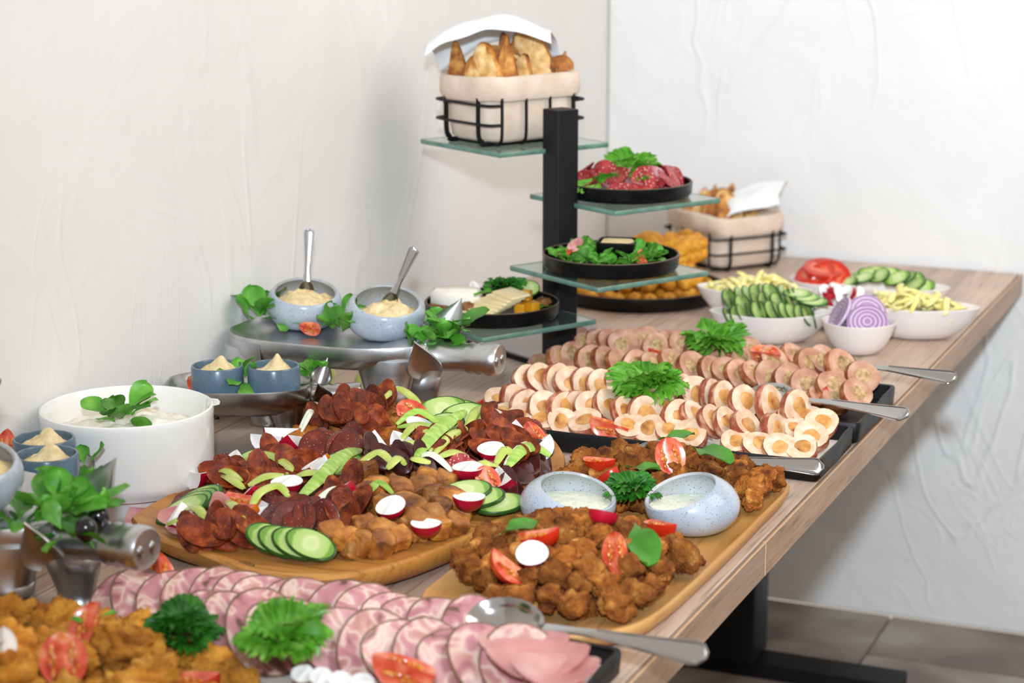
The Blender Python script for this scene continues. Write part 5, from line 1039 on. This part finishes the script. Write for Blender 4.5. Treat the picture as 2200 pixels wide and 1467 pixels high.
ontop(TOM, 1310, 1042, 'tomato wedge leaning beside the round leaf in the back heap', 90, 40, .6, 1.15)
ontop(TOMH, 1440, 1003, 'tomato half showing its seeds in the back nugget heap', -60, 22, .4, 1.15)
ontop(TOM, 1580, 984, 'large tomato wedge at the right of the back nugget heap', -50, 50, 2.0, 1.35)
ontop(RADH, 1143, 1214, 'white radish half on the left of the front nugget heap', -75, 60, .6, 1.2)
ontop(RADH, 1297, 1126, 'dark red radish half at the rim of the left sauce bowl', 85, 60, 1.5, 1.15)
ontop(RAD, 1530, 962, 'radish wedge with a pink edge at the back of the back heap', -20, 35, .5, 1.2)
ontop(RADH, 1240, 1064, 'white radish piece behind the left sauce bowl', -70, 60, .5, 1.0, .006)
for k, (px, py, az, sp, s, lb) in enumerate(((1075, 1180, 60, .3, 1.1, 'spinach leaf at the left edge of the front nugget heap'), (1368, 1158, -60, .3, 1.45, 'large spinach leaf lying on the front nugget heap'), (1345, 1032, -10, .2, 1.0, 'round spinach leaf on the left of the back nugget heap'), (1490, 992, -35, .2, 1.5, 'long spinach leaf running behind the right sauce bowl'), (1415, 972, 35, .2, 1.0, 'spinach leaf tip at the back of the back heap'))):
    p = hit(px, py, HN); single('spinach_leaf', SPN[k % 2], lb, 'salad leaf', tr(p.x, p.y, p.z+.016) @ rotz(az) @ Matrix.Rotation(-.25 if k != 1 else .1, 4, 'Y') @ Matrix.Scale(s, 4))
curly(tr(*hit(1355, 1095, HN)) @ tr(0, 0, .018), 'curly parsley between the two sauce bowls', 10, 61, 1.15, 'parsley', .6)
sspoon(at(1425, 985, ZN+.028), at(1767, 1012, TZ+.034), 'steel serving spoon behind the back nugget heap')

# ================================================================== FRONT TRAY OF COLD CUTS
tray(tr(.600, -2.352, TZ+.0005), 'black tray of cold cuts at the bottom of the photo', .535, .220, .026)
rr = random.Random(15)
def cuts(pts, lab, z, az, el, s):
    for i, (px, py) in enumerate(pts):
        p = at(px, py, z); put(BRW[(i*3+len(pts)) % 4], frame(p, nrm(az+rr.uniform(-10, 10), el+rr.uniform(-5, 5)), rr.uniform(0, 6.3), s*rr.uniform(.95, 1.08)), lab.replace('@', ORD[i]))
cuts(((268, 1305), (318, 1302), (370, 1298), (422, 1296), (475, 1296), (528, 1300), (580, 1306), (632, 1312), (685, 1320), (738, 1328), (792, 1336), (848, 1344), (905, 1350), (962, 1358), (1020, 1368)), 'marbled brawn slice in the back row of the front tray, @ from the left', TZ+.034, -42, 50, .95)
cuts(((470, 1350), (520, 1352), (575, 1358), (632, 1368), (690, 1382), (750, 1392), (812, 1400), (872, 1408), (935, 1418), (998, 1424), (1060, 1428), (1120, 1436)), 'marbled brawn slice in the front row of the front tray, @ from the left', TZ+.042, -42, 52, 1.02)
for px, py, lb, s in ((1150, 1428, 'broad pink ham slice lying on top at the right end of the front tray', 1.55), (1120, 1400, 'pink ham slice under the serving spoon on the front tray', 1.4), (1190, 1450, 'pink ham slice at the right corner of the front tray', 1.3)):
    put(HAMK, frame(at(px, py, TZ+.052), nrm(-60, 80), .5, s), lb)
tom(348, 1240, TZ+.056, 'tomato wedge at the left end of the cold cut tray', -50, 40, .6, 1.5)
tom(868, 1428, TZ+.064, 'tomato wedge in the middle of the cold cut tray', -70, 50, 1.5, 1.5)
tom(800, 1322, TZ+.050, 'flat tomato sliver at the back of the cold cut tray', -70, 65, 1.5, 1.2)
tom(1222, 1445, TZ+.040, 'small tomato piece at the right corner of the cold cut tray', -50, 45, 1.2, .9)
for k, (px, py) in enumerate(((690, 1452), (732, 1460), (778, 1464), (650, 1446))): put(RADH, frame(at(px, py, TZ+.046), nrm(-60, 60), k, .75), 'round white slice in front of the brawn, %s from the left' % ('second', 'third', 'fourth', 'first')[k])
sspoon(at(1085, 1335, TZ+.060), at(1523, 1420, TZ+.056), 'large steel serving spoon across the front tray and table edge', 1.0)
curly(tr(*at(612, 1388, TZ+.066)), 'curly lettuce tuft on the cold cut tray', 10, 71, 1.1, 'lettuce', .5)

# ================================================================== FRIED CHICKEN IN THE FOREGROUND
FC = Vector((.372, -2.562)); plate(tr(FC.x, FC.y, TZ+.0005), 'black platter under the fried chicken in the left foreground', .205, .016)
def HF(x, y):
    d = math.sqrt(((x-FC.x)/.215)**2+((y-FC.y)/.175)**2)
    return TZ+.016+(.056*(1-d**3)+.012*noise.noise(Vector((x*18, y*18, 1))) if d < 1 else -.02)
fp = []
for _ in range(6000):
    a, q = rq.uniform(0, 2*PI), math.sqrt(rq.random()); x, y = FC.x+.205*q*math.cos(a), FC.y+.165*q*math.sin(a)
    if all((x-u)**2+(y-v)**2 > .047**2 for u, v in fp): fp.append((x, y))
for k, (x, y) in enumerate(fp):
    z = HF(x, y); s = rq.uniform(.78, 1.15)
    put(FRY[k % 6], frame((x, y, max(z-.014, TZ+.026)), (rq.uniform(-.6, .6), rq.uniform(-.6, .6), 1), k, s), 'golden fried chicken piece heaped in the left foreground', 'fried chicken pieces in the foreground')
    if z-.055 > TZ+.012: put(FRY[(k+2) % 6], frame((x, y, z-.050), (rq.uniform(-.6, .6), rq.uniform(-.6, .6), 1), k*2, 1.0), 'golden fried chicken piece heaped in the left foreground', 'fried chicken pieces in the foreground')
def onf(px, py): return hit(px, py, HF)
put(TOM, frame(onf(200, 1372)+Vector((0, 0, .010)), nrm(-20, 20), .2, 1.25), 'tomato wedge standing at the back of the fried chicken')
put(TOMH, frame(onf(138, 1452)+Vector((0, 0, .016)), nrm(-55, 40), .5, 1.3), 'tomato half showing its pale core on the fried chicken')
put(TOM, frame(onf(418, 1464)+Vector((0, 0, .010)), nrm(100, 55), 1.4, 1.4), 'tomato wedge at the bottom edge on the fried chicken')
put(RAD, frame(onf(8, 1415)+Vector((0, 0, .016)), nrm(-60, 45), .4, 1.0), 'small white radish piece at the left bottom edge')
curly(tr(*onf(392, 1405)) @ tr(0, 0, .014), 'tall curly parsley bunch on the fried chicken', 12, 81, 1.35, 'parsley', .8)
curly(tr(*onf(485, 1385)) @ tr(0, 0, .012), 'small dark parsley sprig right of the tall bunch', 6, 82, 1.0, 'parsley', .6)
for k, (px, py, lb) in enumerate(((150, 1365, 'tiny green herb bit left of the tomato wedge on the fried chicken'), (225, 1362, 'tiny green herb bit right of the tomato wedge on the fried chicken'), (5, 1425, 'tiny green herb bit at the left bottom corner'))):
    single('herb_bit', LEAF[k], lb, 'herb', tr(*onf(px, py)) @ tr(0, 0, .018) @ rotz(k*70) @ Matrix.Scale(.5, 4))
